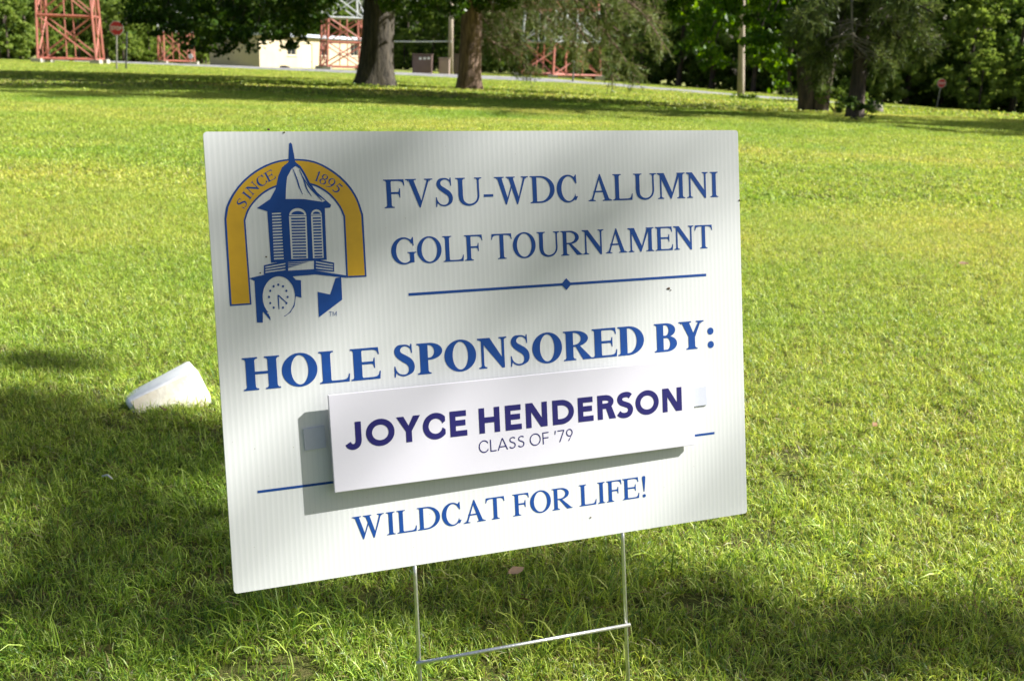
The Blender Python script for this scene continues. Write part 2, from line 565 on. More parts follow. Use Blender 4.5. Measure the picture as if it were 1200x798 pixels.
def blade_patch(name, size, n, wid, length, straw=0.13, seed=0):
    r = np.random.default_rng(seed)
    root = np.stack([r.uniform(-size / 2, size / 2, n), r.uniform(-size / 2, size / 2, n), np.full(n, -0.004)], 1)
    # tufts: pull most blades towards tuft centres
    k = max(6, n // 26)
    cen = r.uniform(-size / 2, size / 2, (k, 2))
    idx = r.integers(0, k, n)
    pull = (r.random(n) < 0.84)[:, None]
    spread = length * 0.36
    root[:, :2] = np.where(pull, cen[idx] + r.normal(0, spread, (n, 2)), root[:, :2])
    az = r.uniform(0, 2 * math.pi, n)
    tuft_az = r.uniform(0, 2 * math.pi, k)[idx]
    az = np.where(r.random(n) < 0.45, tuft_az + r.normal(0, 0.5, n), az)
    lean = np.clip(r.normal(0.85, 0.33, n), 0.08, 1.45)
    L = length * np.clip(r.normal(1.0, 0.33, n), 0.35, 2.0)
    W = wid * r.uniform(0.6, 1.35, n)
    st = r.random(n) < straw
    lean = np.where(st, lean + 0.45, lean)
    hd = np.stack([np.cos(az), np.sin(az), np.zeros(n)], 1)
    sd = np.stack([-np.sin(az), np.cos(az), np.zeros(n)], 1)
    tw = r.normal(0, 0.5, n)[:, None]
    sd = sd * np.cos(tw) + np.array([0, 0, 1.0]) * np.sin(tw)
    up = np.array([0, 0, 1.0])
    l0 = lean * 0.35
    l1 = lean
    l2 = np.clip(lean * 1.75, 0, 1.75)

    def step(l, f):
        return (hd * np.sin(l)[:, None] + up * np.cos(l)[:, None]) * (L * f)[:, None]
    p0 = root
    p1 = p0 + step(l0, 0.36)
    p2 = p1 + step(l1, 0.36)
    p3 = p2 + step(l2, 0.34)
    w = W[:, None] / 2
    V = np.stack([p0 - sd * w * .8, p0 + sd * w * .8, p1 - sd * w, p1 + sd * w, p2 - sd * w * .75, p2 + sd * w * .75, p3], 1).reshape(-1, 3)
    b = (np.arange(n) * 7)[:, None]
    T = np.concatenate([b + np.array([[0, 1, 3]]), b + np.array([[0, 3, 2]]), b + np.array([[2, 3, 5]]), b + np.array([[2, 5, 4]]), b + np.array([[4, 5, 6]])], 0)
    c = GREENS[r.integers(0, len(GREENS), n)]
    c = c * r.uniform(0.5, 1.35, (n, 1))
    c = np.where(st[:, None], STRAWS[r.integers(0, len(STRAWS), n)] * r.uniform(0.6, 1.15, (n, 1)), c)
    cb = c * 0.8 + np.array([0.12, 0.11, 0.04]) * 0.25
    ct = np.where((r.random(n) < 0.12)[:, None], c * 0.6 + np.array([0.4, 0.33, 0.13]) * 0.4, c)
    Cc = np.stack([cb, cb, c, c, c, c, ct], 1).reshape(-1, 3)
    me = fast_mesh(name, V, T, Cc)
    me.materials.append(MAT['grass'])
    return me


def scatter(name, label, meshes, pts, rots, scls):
    col = bpy.data.collections.new(name + '_blades')
    for i, me in enumerate(meshes):
        col.objects.link(bpy.data.objects.new('%s_patch_%02d' % (name, i), me))
    me = bpy.data.meshes.new(name)
    me.vertices.add(len(pts))
    me.vertices.foreach_set('co', np.asarray(pts, np.float32).ravel())
    at_r = me.attributes.new('rz', 'FLOAT', 'POINT')
    at_r.data.foreach_set('value', np.asarray(rots, np.float32))
    at_s = me.attributes.new('sc', 'FLOAT', 'POINT')
    at_s.data.foreach_set('value', np.asarray(scls, np.float32))
    at_i = me.attributes.new('pick', 'INT', 'POINT')
    at_i.data.foreach_set('value', rng.integers(0, len(meshes), len(pts)).astype(np.int32))
    o = link(name, me)
    ng = bpy.data.node_groups.new(name + '_scatter', 'GeometryNodeTree')
    ng.interface.new_socket('Geometry', in_out='INPUT', socket_type='NodeSocketGeometry')
    ng.interface.new_socket('Geometry', in_out='OUTPUT', socket_type='NodeSocketGeometry')
    gi, go = ng.nodes.new('NodeGroupInput'), ng.nodes.new('NodeGroupOutput')
    ip = ng.nodes.new('GeometryNodeInstanceOnPoints')
    ci = ng.nodes.new('GeometryNodeCollectionInfo')
    ci.inputs['Collection'].default_value = col
    ci.inputs['Separate Children'].default_value = True
    ci.inputs['Reset Children'].default_value = True
    ip.inputs['Pick Instance'].default_value = True

    def named(nm, ty):
        n = ng.nodes.new('GeometryNodeInputNamedAttribute')
        n.data_type = ty
        n.inputs['Name'].default_value = nm
        return n.outputs[0]
    cx = ng.nodes.new('ShaderNodeCombineXYZ')
    ng.links.new(named('rz', 'FLOAT'), cx.inputs['Z'])
    ng.links.new(gi.outputs[0], ip.inputs['Points'])
    ng.links.new(ci.outputs[0], ip.inputs['Instance'])
    ng.links.new(named('pick', 'INT'), ip.inputs['Instance Index'])
    ng.links.new(cx.outputs[0], ip.inputs['Rotation'])
    ng.links.new(named('sc', 'FLOAT'), ip.inputs['Scale'])
    ng.links.new(ip.outputs[0], go.inputs[0])
    mod = o.modifiers.new('scatter', 'NODES')
    mod.node_group = ng
    tag(o, label, 'grass', kind='stuff')
    return o


def lawn_points(y0, y1, sp, keep_road=0.0, wide=0.53):
    out = []
    y = y0
    while y < y1:
        hw = wide * y + 0.9 + sp
        xs = np.arange(-hw, hw, sp)
        out.append(np.stack([xs + rng.uniform(-.2, .2, len(xs)) * sp, np.full(len(xs), y) + rng.uniform(-.2, .2, len(xs)) * sp], 1))
        y += sp
    P = np.concatenate(out)
    if keep_road:
        dmin = np.min(np.linalg.norm(P[:, None, :] - R2[None, ::2, :], axis=2), axis=1)
        P = P[dmin > HALF + keep_road]
    return np.concatenate([P, terrain(P[:, 0], P[:, 1])[:, None]], 1)


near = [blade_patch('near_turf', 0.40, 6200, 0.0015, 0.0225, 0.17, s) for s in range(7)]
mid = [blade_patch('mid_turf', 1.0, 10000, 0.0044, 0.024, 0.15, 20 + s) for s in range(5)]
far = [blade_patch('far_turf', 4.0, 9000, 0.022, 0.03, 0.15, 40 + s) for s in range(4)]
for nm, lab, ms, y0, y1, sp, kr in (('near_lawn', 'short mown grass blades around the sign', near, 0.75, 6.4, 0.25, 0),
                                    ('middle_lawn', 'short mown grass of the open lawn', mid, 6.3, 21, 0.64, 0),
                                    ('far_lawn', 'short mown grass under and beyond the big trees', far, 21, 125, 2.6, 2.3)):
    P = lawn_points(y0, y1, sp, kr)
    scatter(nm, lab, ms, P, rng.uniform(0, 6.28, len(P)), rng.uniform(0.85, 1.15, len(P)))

# tall uncut tufts near the front
tall = [blade_patch('tall_tuft', 0.11, 130, 0.0019, 0.046, 0.10, 60 + s) for s in range(3)]
tp = np.array([ground(px, py) for px, py in ((1082, 742), (1060, 760), (1105, 750), (1010, 640), (930, 610), (880, 700), (690, 690), (560, 720),
                                             (420, 745), (300, 720), (150, 705), (70, 640), (60, 760), (250, 770), (1150, 690), (985, 580),
                                             (200, 610), (330, 760), (800, 660), (640, 745), (1180, 770), (760, 760))])
scatter('tall_grass', 'taller tufts of uncut grass in front of the sign', tall, tp, rng.uniform(0, 6.28, len(tp)), rng.uniform(0.75, 1.15, len(tp)))


# ------------------------------------------------------------------ lettering: painted polygons resolved into non-overlapping faces
def ccw(p):
    p = [tuple(map(float, q)) for q in p]
    ar = sum(p[i - 1][0] * p[i][1] - p[i][0] * p[i - 1][1] for i in range(len(p)))
    return p if ar > 0 else p[::-1]


def resolve(layers):
    """layers: [(ink or None, polygon)], later ones cover earlier ones. -> {ink: (verts, tris)}"""
    verts, faces = [], []
    for _, p in layers:
        b = len(verts)
        q = ccw(p)
        verts += [Vector(v) for v in q]
        faces.append(list(range(b, b + len(q))))
    ov, _, of, _, _, orig = delaunay_2d_cdt(verts, [], faces, 1, 1e-5)
    out = {}
    for f, src in zip(of, orig):
        if not src:
            continue
        ink = layers[max(src)][0]
        if ink is None:
            continue
        out.setdefault(ink, []).append(tuple(f))
    return [tuple(v) for v in ov], out


def arc(cx, cy, rx, ry, a0, a1, n=20):
    return [(cx + rx * math.cos(math.radians(a0 + (a1 - a0) * i / n)), cy + ry * math.sin(math.radians(a0 + (a1 - a0) * i / n))) for i in range(n + 1)]


def rect(x0, y0, x1, y1):
    return [(x0, y0), (x1, y0), (x1, y1), (x0, y1)]


def spline(pts, n=8):
    P = np.array(pts, float)
    P = np.vstack([2 * P[0] - P[1], P, 2 * P[-1] - P[-2]])
    out = []
    for i in range(1, len(P) - 2):
        for k in range(n):
            t = k / n
            a_, b_, c_, d_ = P[i - 1], P[i], P[i + 1], P[i + 2]
            out.append(0.5 * (2 * b_ + (c_ - a_) * t + (2 * a_ - 5 * b_ + 4 * c_ - d_) * t * t + (3 * b_ - a_ - 3 * c_ + d_) * t ** 3))
    out.append(P[-2])
    return np.array(out)


def stroke(pts, n=8):
    """pts (x, y, width) -> outline of a pen stroke of changing width, as one quad per step"""
    S = spline(pts, n)
    t = np.gradient(S[:, :2], axis=0)
    t /= np.linalg.norm(t, axis=1)[:, None]
    nn = np.stack([-t[:, 1], t[:, 0]], 1)
    a_, b_ = S[:, :2] + nn * S[:, 2:3] / 2, S[:, :2] - nn * S[:, 2:3] / 2
    return [[a_[i], a_[i + 1], b_[i + 1], b_[i]] for i in range(len(S) - 1)]


def diag(x0, y0, x1, y1, w):
    return [(x0, y0), (x0 + w, y0), (x1 + w, y1), (x1, y1)]


CAPH = 662.0


def serif_glyph(ch, bold=False):
    """capitals after the old-style roman pattern; returns (advance, [(+1/-1, polygon)])"""
    S = 176 if bold else 112
    h = 54 if bold else 47
    t = 30 if bold else 25
    e = 62 if bold else 66
    g = []

    def add(p):
        g.append((1, p))

    def cut(p):
        g.append((-1, p))

    def foot(xl, xr, y, up, ex=e):
        d = 1 if up else -1
        add(rect(xl - ex, min(y, y + d * t), xr + ex, max(y, y + d * t)))
        for sx_, x in ((-1, xl), (1, xr)):
            add([(x - sx_ * 4, y + d * (t - 2)), (x + sx_ * ex * .72, y + d * (t - 2)), (x + sx_ * ex * .28, y + d * (t + 10)), (x - sx_ * 4, y + d * (t + 46))])

    def stem(xl, w=None, lo=True, hi=True, y0=0, y1=CAPH, ex=e):
        w = w or S
        add(rect(xl, y0 + (4 if lo else 0), xl + w, y1 - (4 if hi else 0)))
        if lo:
            foot(xl, xl + w, y0, True, ex)
        if hi:
            foot(xl, xl + w, y1, False, ex)

    def arm(x0, x1, y, up, depth=150):
        """thin arm ending in a wedge; up: the wedge points up (arm lies at the bottom)"""
        d = 1 if up else -1
        add(rect(x0, min(y, y + d * (h * .85)), x1, max(y, y + d * (h * .85))))
        add([(x1 - 2, y), (x1 + 14, y + d * depth), (x1 - 6, y + d * depth), (x1 - 30, y + d * depth * .55), (x1 - 70, y + d * (h * .8 + 14)), (x1 - 150, y + d * (h * .8)), (x1 - 150, y)])

    m = 92 if not bold else 84
    if ch == 'I':
        A = 333 if not bold else 389
        stem((A - S) / 2)
    elif ch in 'FEL':
        A = {'F': 556, 'E': 611, 'L': 611}[ch] + (56 if bold else 0)
        stem(m, lo=True, hi=True)
        if ch in 'FE':
            arm(m + S, A - (34 if ch == 'F' else 50), CAPH, False)
            x1 = A - 150
            add(rect(m + S - 4, 322, x1, 322 + h))
            add([(x1 - 60, 324), (x1 - 20, 310), (x1, 235), (x1 + 18, 235), (x1 + 18, 450), (x1, 450), (x1 - 20, 374), (x1 - 60, 322 + h - 2)])
        if ch in 'EL':
            arm(m + S, A - 30, 0, True, 165)
    elif ch == 'T':
        A = 611 + (56 if bold else 0)
        stem(A / 2 - S / 2, hi=False)
        arm(A / 2, A - 26, CAPH, False)
        g.append((1, [(A - x, y) for x, y in g[-1][1]]))
        add(rect(28, CAPH - h * .85, A / 2, CAPH))
    elif ch == 'H':
        A = 722 + (56 if bold else 0)
        stem(m)
        stem(A - m - S)
        add(rect(m + S - 3, 316, A - m - S + 3, 316 + h))
    elif ch == 'N':
        A = 722 + (20 if bold else 0)
        th = h + (6 if bold else 2)
        stem(104, th, hi=False)
        stem(A - 104 - th, th, lo=False)
        add(rect(A - 104 - th, 0, A - 104, 60))
        add([(20, CAPH), (20, CAPH - t), (90, CAPH - t - 26), (A - 104 - th, -12), (A - 104, -12), (A - 104, 130), (20 + S * 1.62, CAPH)])
    elif ch == 'M':
        A = 889
        stem(104, h, hi=False)
        stem(A - 104 - S, S)
        add([(22, CAPH), (22, CAPH - t), (95, CAPH - t - 30), (410, -5), (440, -5), (470, 150), (224, CAPH)])
        add([(410, -5), (440, -5), (A - 104 - S + 5, 570), (A - 104 - S + 5, CAPH), (A - 104 - S - 40, CAPH - 5)])
    elif ch in 'VWAY':
        th = h + 6
        if ch == 'V':
            A = 722
            add(diag(350, -12, 82, CAPH - 4, S + 14) if False else [(92, CAPH - 4), (92 + S + 12, CAPH - 4), (412, 120), (372, -12), (346, -12)])
            add([(346, -12), (372, -12), (618, CAPH - 4), (618 - th, CAPH - 4)])
            foot(92, 92 + S + 12, CAPH, False, 72)
            foot(618 - th, 618, CAPH, False, 76)
        elif ch == 'W':
            A = 944
            for o in (0, 300):
                add([(78 + o, CAPH - 4), (78 + o + S + 6, CAPH - 4), (356 + o, 120), (316 + o, -12), (290 + o, -12)])
            add([(290, -12), (316, -12), (490, 470), (470, 520)])
            add([(590, -12), (616, -12), (838, CAPH - 4), (838 - th, CAPH - 4)])
            foot(78, 78 + S + 6, CAPH, False, 68)
            foot(378, 378 + S + 6, CAPH, False, 60)
            foot(838 - th, 838, CAPH, False, 70)
        elif ch == 'A':
            A = 722
            add([(104, 4), (104 + th, 4), (352, 560), (372, 674), (352, 674)])
            add([(352, 674), (376, 674), (632, 4), (632 - S - 14, 4), (330, 560)])
            add(rect(180, 216, 470, 216 + h * .9))
            foot(104, 104 + th, 0, True, 74)
            foot(632 - S - 14, 632, 0, True, 70)
        else:
            A = 722
            xs = (A - S) / 2
            stem(xs, hi=False, y1=310)
            add([(88, CAPH - 4), (88 + S + 24, CAPH - 4), (xs + S - 6, 300), (xs + 20, 240), (xs, 300)])
            add([(xs + S * .45, 292), (xs + S, 280), (620, CAPH - 4), (620 - th, CAPH - 4)])
            foot(88, 88 + S + 24, CAPH, False, 68)
            foot(620 - th, 620, CAPH, False, 74)
    elif ch == 'U':
        A = 722
        xl = 96 + S / 2
        xr = A - 116
        g += [(1, q) for q in stroke([(xl, 640, S), (xl, 400, S), (xl, 230, S), (xl + 30, 110, S * .86), (xl + 110, 40, S * .6), (xl + 215, 14, 50), (xl + 330, 40, 46), (xr - 40, 110, 46), (xr, 220, h), (xr, 400, h), (xr, 640, h)], 7)]
        foot(96, 96 + S, CAPH, False)
        foot(xr - h / 2, xr + h / 2, CAPH, False, 72)
    elif ch in 'DPRB':
        A = {'D': 722, 'P': 556, 'R': 667, 'B': 667}[ch] + (55 if bold and ch in 'PR' else 0)
        stem(m)

        def bowl(y0, y1, xs_, xr, wd, th=h * .85):
            yc, ry = (y0 + y1) / 2, (y1 - y0) / 2
            add([(m + S / 2, y0)] + arc(xs_, yc, xr - xs_, ry, -90, 90, 26) + [(m + S / 2, y1)])
            cut([(m + S, y0 + th)] + arc(xs_ - 8, yc, xr - wd - xs_ + 8, ry - th, -90, 90, 26) + [(m + S, y1 - th)])
        if ch == 'D':
            bowl(0, CAPH, 290, A - 30, S + 12)
        elif ch == 'B':
            bowl(330, CAPH, 320, A - 90, S)
            bowl(0, 362, 350, A - 50, S + 8)
        else:
            bowl(300, CAPH, 285, A - (28 if ch == 'P' else 90), S + 4)
            if ch == 'R':
                add([(m + S + 60, 300), (m + S + 60 + S * .5, 335), (A - 20, t), (A + 8, t), (A + 8, 0), (A - S - 50, 0)])
    elif ch in 'OCG':
        A = {'O': 722, 'C': 667, 'G': 722}[ch] + (56 if bold and ch == 'O' else 0)
        cx = A / 2 if ch == 'O' else A / 2 + 14
        rx = A / 2 - 30
        add(arc(cx, 331, rx, 346, 0, 360, 56))
        if ch == 'O':
            cut(arc(cx, 331, rx - S - 8, 346 - h * .85, 0, 360, 48))
        else:
            cut(arc(cx + 26, 331, rx - S + 8, 346 - h * .9, 0, 360, 48))
            xr = cx + rx
            cut([(cx + 60 + 150, 0 + 150), (xr + 60, 60), (xr + 60, 640), (cx + 60 + 150, 500)] if ch == 'C' else [(cx + 210, 130), (xr + 60, 60), (xr + 60, 640), (cx + 210, 500)])
            add([(xr - 78, 455), (xr - 56, 455), (xr - 66, 676), (xr - 84, 676), (xr - 108, 640), (xr - 150, 600), (xr - 110, 560)])
            if ch == 'C':
                add([(cx + 190, 40), (cx + 225, 40), (xr - 30, 128), (xr - 44, 146), (cx + 190, 92)])
            else:
                add(rect(xr - 56 - S, 30, xr - 56, 290))
                foot(xr - 56 - S, xr - 56, 300, False, 62)
                add([(cx + 100, 4), (xr - 56, 44), (xr - 56, 110), (cx + 100, 50)])
    elif ch == 'S':
        A = 556
        k = 1.32 if bold else 1.0
        g += [(1, q) for q in stroke([(446, 520, 20), (418, 590, 30), (350, 640, 36), (262, 646, 44), (172, 612, 76 * k), (136, 535, 98 * k), (170, 452, 104 * k), (270, 378, 116 * k),
                                      (380, 300, 116 * k), (432, 208, 106 * k), (420, 108, 84 * k), (350, 40, 48), (256, 16, 38), (160, 44, 34), (98, 110, 30), (70, 190, 22)], 7)]
        add([(436, 480), (458, 480), (452, 676), (432, 676), (415, 620), (425, 590)])
        add([(58, 220), (80, 220), (100, 90), (88, 50), (76, -14), (54, -14)])
    elif ch == '-':
        A = 333
        add(rect(39, 190, 285, 252))
    elif ch == ':':
        A = 333
        add(arc(166, 70, 84, 84, 0, 360, 24))
        add(arc(166, 390, 84, 84, 0, 360, 24))
    elif ch == '!':
        A = 333
        add(arc(166, 42, 54, 54, 0, 360, 20))
        add([(152, 175), (180, 175), (224, 610), (210, 660), (166, 676), (122, 660), (108, 610)])
    elif ch == '1':
        A = 500
        stem(215, 88, hi=False, y1=CAPH, ex=60)
        add([(110, 560), (225, 600), (225, 676), (303, 676), (303, 600), (225, 560)])
    elif ch == '8':
        A = 500
        add(arc(250, 500, 180, 176, 0, 360, 30))
        add(arc(250, 165, 205, 179, 0, 360, 30))
        cut(arc(250, 505, 100, 136, 0, 360, 24))
        cut(arc(250, 165, 120, 138, 0, 360, 24))
    elif ch == '9':
        A = 500
        add(arc(245, 450, 205, 226, 0, 360, 34))
        cut(arc(245, 450, 120, 186, 0, 360, 28))
        g += [(1, q) for q in stroke([(410, 480, 85), (400, 330, 84), (330, 150, 64), (220, 40, 40), (80, -10, 24)], 6)]
    elif ch == '5':
        A = 500
        add([(160, 662), (430, 662), (400, 580), (170, 580)])
        add([(160, 662), (190, 640), (140, 380), (100, 390)])
        g += [(1, q) for q in stroke([(120, 385, 50), (220, 410, 66), (340, 360, 88), (385, 230, 96), (330, 90, 84), (220, 20, 60), (80, 30, 60)], 6)]
    else:
        A = 250
    return A, g


def sans_glyph(ch, w=112, H=700):
    """geometric sans, pen width w"""
    g = []

    def add(p):
        g.append((1, p))

    def cut(p):
        g.append((-1, p))

    def st(*p):
        g.extend((1, q) for q in stroke([(x, y, w) for x, y in p], 8))
    m = 75
    bold = w > 90
    if ch in 'EFL':
        A = {'E': 590, 'F': 560, 'L': 520}[ch]
        add(rect(m, 0, m + w, H))
        if ch in 'EF':
            add(rect(m, H - w, A - 60, H))
            add(rect(m, H / 2 - w / 2 + 15, A - 85, H / 2 + w / 2 + 15))
        if ch in 'EL':
            add(rect(m, 0, A - 45, w))
    elif ch == 'H':
        A = 740
        add(rect(m, 0, m + w, H))
        add(rect(A - m - w, 0, A - m, H))
        add(rect(m, H / 2 - w / 2 + 10, A - m, H / 2 + w / 2 + 10))
    elif ch == 'N':
        A = 780
        add(rect(m, 0, m + w, H))
        add(rect(A - m - w, 0, A - m, H))
        add([(m, H), (m + w * 1.25, H), (A - m, 0), (A - m - w * 1.25, 0)])
    elif ch == 'J':
        A = 480
        x = A - 70 - w / 2
        st((x, H), (x, 400), (x, 210), (x - 35, 95), (x - 130, 45), (x - 230, 75), (x - 275, 150))
    elif ch == 'O':
        A = 830
        add(arc(A / 2, H / 2, A / 2 - 40, H / 2 + 12, 0, 360, 60))
        cut(arc(A / 2, H / 2, A / 2 - 40 - w, H / 2 + 12 - w, 0, 360, 54))
    elif ch in 'CG':
        A = 700
        cx = 390
        add(arc(cx, H / 2, 350, H / 2 + 12, 0, 360, 60))
        cut(arc(cx, H / 2, 350 - w, H / 2 + 12 - w, 0, 360, 54))
        cut([(cx + 120, H / 2), (cx + 500, H / 2 - 300), (cx + 500, H / 2 + 300)])
        cut(rect(cx + 265, -30, cx + 500, H + 30))
    elif ch == 'Y':
        A = 660
        add(rect(A / 2 - w / 2, 0, A / 2 + w / 2, 320))
        add([(10, H), (10 + w * 1.22, H), (A / 2 + w / 2, 290), (A / 2 - w / 2, 290)])
        add([(A - 10, H), (A - 10 - w * 1.22, H), (A / 2 - w / 2, 290), (A / 2 + w / 2, 290)])
    elif ch in 'DPR':
        A = {'D': 760, 'P': 610, 'R': 640}[ch]
        y0 = 0 if ch == 'D' else H * .43
        xs, xr = (330, A - 40) if ch == 'D' else (320, A - 60)
        yc, ry = (y0 + H) / 2, (H - y0) / 2
        add([(m, y0)] + arc(xs, yc, xr - xs, ry, -90, 90, 30) + [(m, H)])
        cut([(m + w, y0 + w)] + arc(xs - 10, yc, xr - w - xs + 10, ry - w, -90, 90, 26) + [(m + w, H - w)])
        add(rect(m, 0, m + w, H))
        if ch == 'R':
            add([(300, y0 + w * .8), (300 + w * 1.2, y0 + w * .8), (A + 5, 0), (A - w * 1.3, 0)])
    elif ch == 'S':
        A = 570
        st((465, 590), (400, 640), (300, 652), (180, 620), (125, 530), (165, 430), (290, 370), (410, 310), (460, 210), (410, 90), (290, 46), (160, 65), (80, 130))
    elif ch == 'T':
        A = 600
        add(rect(A / 2 - w / 2, 0, A / 2 + w / 2, H))
        add(rect(20, H - w, A - 20, H))
    elif ch == 'A':
        A = 720
        add([(10, 0), (10 + w * 1.15, 0), (A / 2 + w * .5, H), (A / 2 - w * .5, H)])
        add([(A - 10, 0), (A - 10 - w * 1.15, 0), (A / 2 - w * .5, H), (A / 2 + w * .5, H)])
        add(rect(150, 170, A - 150, 170 + w))
    elif ch == 'M':
        A = 860
        add(rect(m, 0, m + w, H))
        add(rect(A - m - w, 0, A - m, H))
        add([(m, H), (m + w * 1.2, H), (A / 2 + w * .5, 120), (A / 2 - w * .5, 120)])
        add([(A - m, H), (A - m - w * 1.2, H), (A / 2 - w * .5, 120), (A / 2 + w * .5, 120)])
    elif ch == "'":
        A = 240
        add([(95, 480), (145, 480), (190, H), (115, H)])
    elif ch == '7':
        A = 560
        add(rect(40, H - w, 510, H))
        add([(130, 0), (130 + w * 1.2, 0), (510, H - w), (510 - w * 1.1, H - w)])
    elif ch == '9':
        A = 580
        add(arc(290, 480, 225, 230, 0, 360, 44))
        cut(arc(290, 480, 225 - w, 230 - w, 0, 360, 40))
        add([(165, 0), (165 + w * 1.25, 0), (505, 420), (480 - w * .2, 380), (420, 310)])
    else:
        A = 300
    return A, g


def text_run(s, glyph, track=0, space=250):
    """list of per-glyph layer lists in text units and total width (ink to ink)"""
    x, out = 0, []
    for ch in s:
        if ch == ' ':
            x += space + track
            continue
        A, g = glyph(ch)
        out.append([(k, [(px + x, py) for px, py in p]) for k, p in g])
        x += A + track
    x0 = min(p[0] for gl in out for _, q in gl for p in q)
    x1 = max(p[0] for gl in out for k, q in gl for p in q if k > 0)
    return out, x0, x1


def text_mesh(name, run, cap, L, R, T, z):
    """lay a run along L->R (board coordinates) with cap height |T-L| ; flat print at height z"""
    out, x0, x1 = run
    L, R, T = np.array(L), np.array(R), np.array(T)
    ux = (R - L) / (x1 - x0)
    uy = (T - L) / cap
    vs_, fs_ = [], []
    for gl in out:
        ov, tris = resolve([(1 if k > 0 else None, p) for k, p in gl])
        b = len(vs_)
        for v in ov:
            q = L + ux * (v[0] - x0) + uy * v[1]
            vs_.append((q[0], q[1], z))
        fs_ += [tuple(i + b for i in f) for f in tris.get(1, [])]
    return mesh_from(name, vs_, fs_)


# ------------------------------------------------------------------ the yard sign
RS = np.array([[0.92091858, -0.07264699, 0.38292477], [0.38973256, 0.16109774, -0.90672821], [0.00418276, 0.98426111, 0.17667080]])
TS = np.array([-0.00670366, 1.16088120, 0.49572911])
SW, SH = 0.6096, 0.4572
base = np.array([TS[0] + 0.02, TS[1] - 0.02, 0.0])
sign = tag(empty('yard_sign', base), 'white corrugated golf tournament sponsor sign with blue lettering on a wire stake', 'yard sign')
MS = Matrix.Identity(4)
for r in range(3):
    for c in range(3):
        MS[r][c] = RS[r][c]
    MS[r][3] = TS[r] - base[r]


def board(px, py, zoff=0.0):
    """photograph point -> board coordinates (x right, y up) on the board's face raised by zoff"""
    d = RS.T @ ray(px, py)
    o = RS.T @ (CAM - TS)
    t = (zoff - o[2]) / d[2]
    q = o + d * t
    return np.array([q[0], q[1]])


THK = 0.004
bm = bmesh.new()
# board with slightly rounded corners and a hint of bow
outl = []
for cx, cy, a0 in ((SW / 2, SH / 2, 0), (-SW / 2, SH / 2, 90), (-SW / 2, -SH / 2, 180), (SW / 2, -SH / 2, 270)):
    sx_, sy_ = (1 if cx > 0 else -1), (1 if cy > 0 else -1)
    rr = 0.0035
    outl += arc(cx - sx_ * rr, cy - sy_ * rr, rr, rr, a0, a0 + 90, 4)
mb = MB()
n = len(outl)
mb.add([(x, y, 0) for x, y in outl] + [(x, y, -THK) for x, y in outl],
       [tuple(range(n)), tuple(range(2 * n - 1, n - 1, -1))] + [(i, i + n, (i + 1) % n + n, (i + 1) % n) for i in range(n)])
panel = mb.build('panel', MAT['panel'], sign, matrix=MS)
INK = 0.00025


def board_text(name, s, glyph, cap, pl, pr, ptop, mat, track=0, parent=None, space=250, z=INK, conv=board):
    L, R = conv(*pl), conv(*pr)
    T = conv(*ptop)
    up = (T - L)
    ln = np.linalg.norm(up)
    ax = (R - L) / np.linalg.norm(R - L)
    perp = np.array([-ax[1], ax[0]])
    me = text_mesh(name, text_run(s, glyph, track, space), cap, L, R, L + perp * (up @ perp), z)
    return link(name, me, mat, parent)


reg = lambda c: serif_glyph(c, False)
bld = lambda c: serif_glyph(c, True)
board_text('lettering', 'FVSU-WDC ALUMNI', reg, CAPH, (450.8, 244.3), (841.7, 231.1), (449.6, 210.8), MAT['blue'], -16, panel)
board_text('lettering', 'GOLF TOURNAMENT', reg, CAPH, (459.3, 310.3), (835.0, 290.7), (457.8, 279.6), MAT['blue'], -16, panel)
board_text('lettering', 'HOLE SPONSORED BY:', bld, CAPH, (286.0, 458.3), (836.6, 406.8), (284.0, 419.7), MAT['blue'], -14, panel)
board_text('lettering', 'WILDCAT FOR LIFE!', reg, CAPH, (414.0, 632.8), (757.0, 581.8), (412.5, 605.8), MAT['blue'], -16, panel)


def print_poly(name, polys, mat, parent, z=INK, conv=board):
    mb_ = MB()
    for p in polys:
        q = [conv(*v) for v in p]
        q = ccw(q)
        mb_.add([(x, y, z) for x, y in q], [tuple(range(len(q)))])
    return link(name, mesh_from(name, mb_.v, mb_.f), mat, parent)


def rule(name, a_, b_, half, gaps=()):
    A_, B_ = board(*a_), board(*b_)
    mb_ = MB()
    segs = [(0, 1)] if not gaps else [(0, gaps[0]), (gaps[1], 1)]
    for s0, s1 in segs:
        p, q = A_ + (B_ - A_) * s0, A_ + (B_ - A_) * s1
        mb_.add([(p[0], p[1] - half, INK), (q[0], q[1] - half, INK), (q[0], q[1] + half, INK), (p[0], p[1] + half, INK)], [(0, 1, 2, 3)])
    return link(name, mesh_from(name, mb_.v, mb_.f), MAT['blue'], panel)


rule('rule_line', (478.7, 345.2), (827.5, 322.2), 0.00145)
dc = board(663.6, 333.0)
mb = MB()
mb.add([(dc[0] - .0065, dc[1], INK * 1.6), (dc[0], dc[1] - .0065, INK * 1.6), (dc[0] + .0065, dc[1], INK * 1.6), (dc[0], dc[1] + .0065, INK * 1.6)], [(0, 1, 2, 3)])
link('diamond', mesh_from('diamond', mb.v, mb.f), MAT['blue'], panel)
rule('rule_line', (301.8, 576.2), (837.2, 507.2), 0.0013)


# --- emblem, drawn in emblem units (y down), later polygons cover earlier ones
def zpx(x, y):
    return board(255 + x / 3.4722, 160 + y / 3.4722)


lay = []
OUT = [(50, 690), (28, 335), (36, 285), (63, 231), (107, 177), (167, 131), (238, 101), (310, 92), (392, 101), (464, 136), (525, 187), (567, 248), (592, 318), (606, 571), (524, 575)]
INN = [(524, 575), (512, 327), (494, 287), (456, 240), (410, 209), (370, 196), (310, 188), (240, 206), (192, 230), (152, 266), (127, 302), (113, 342), (138, 683)]


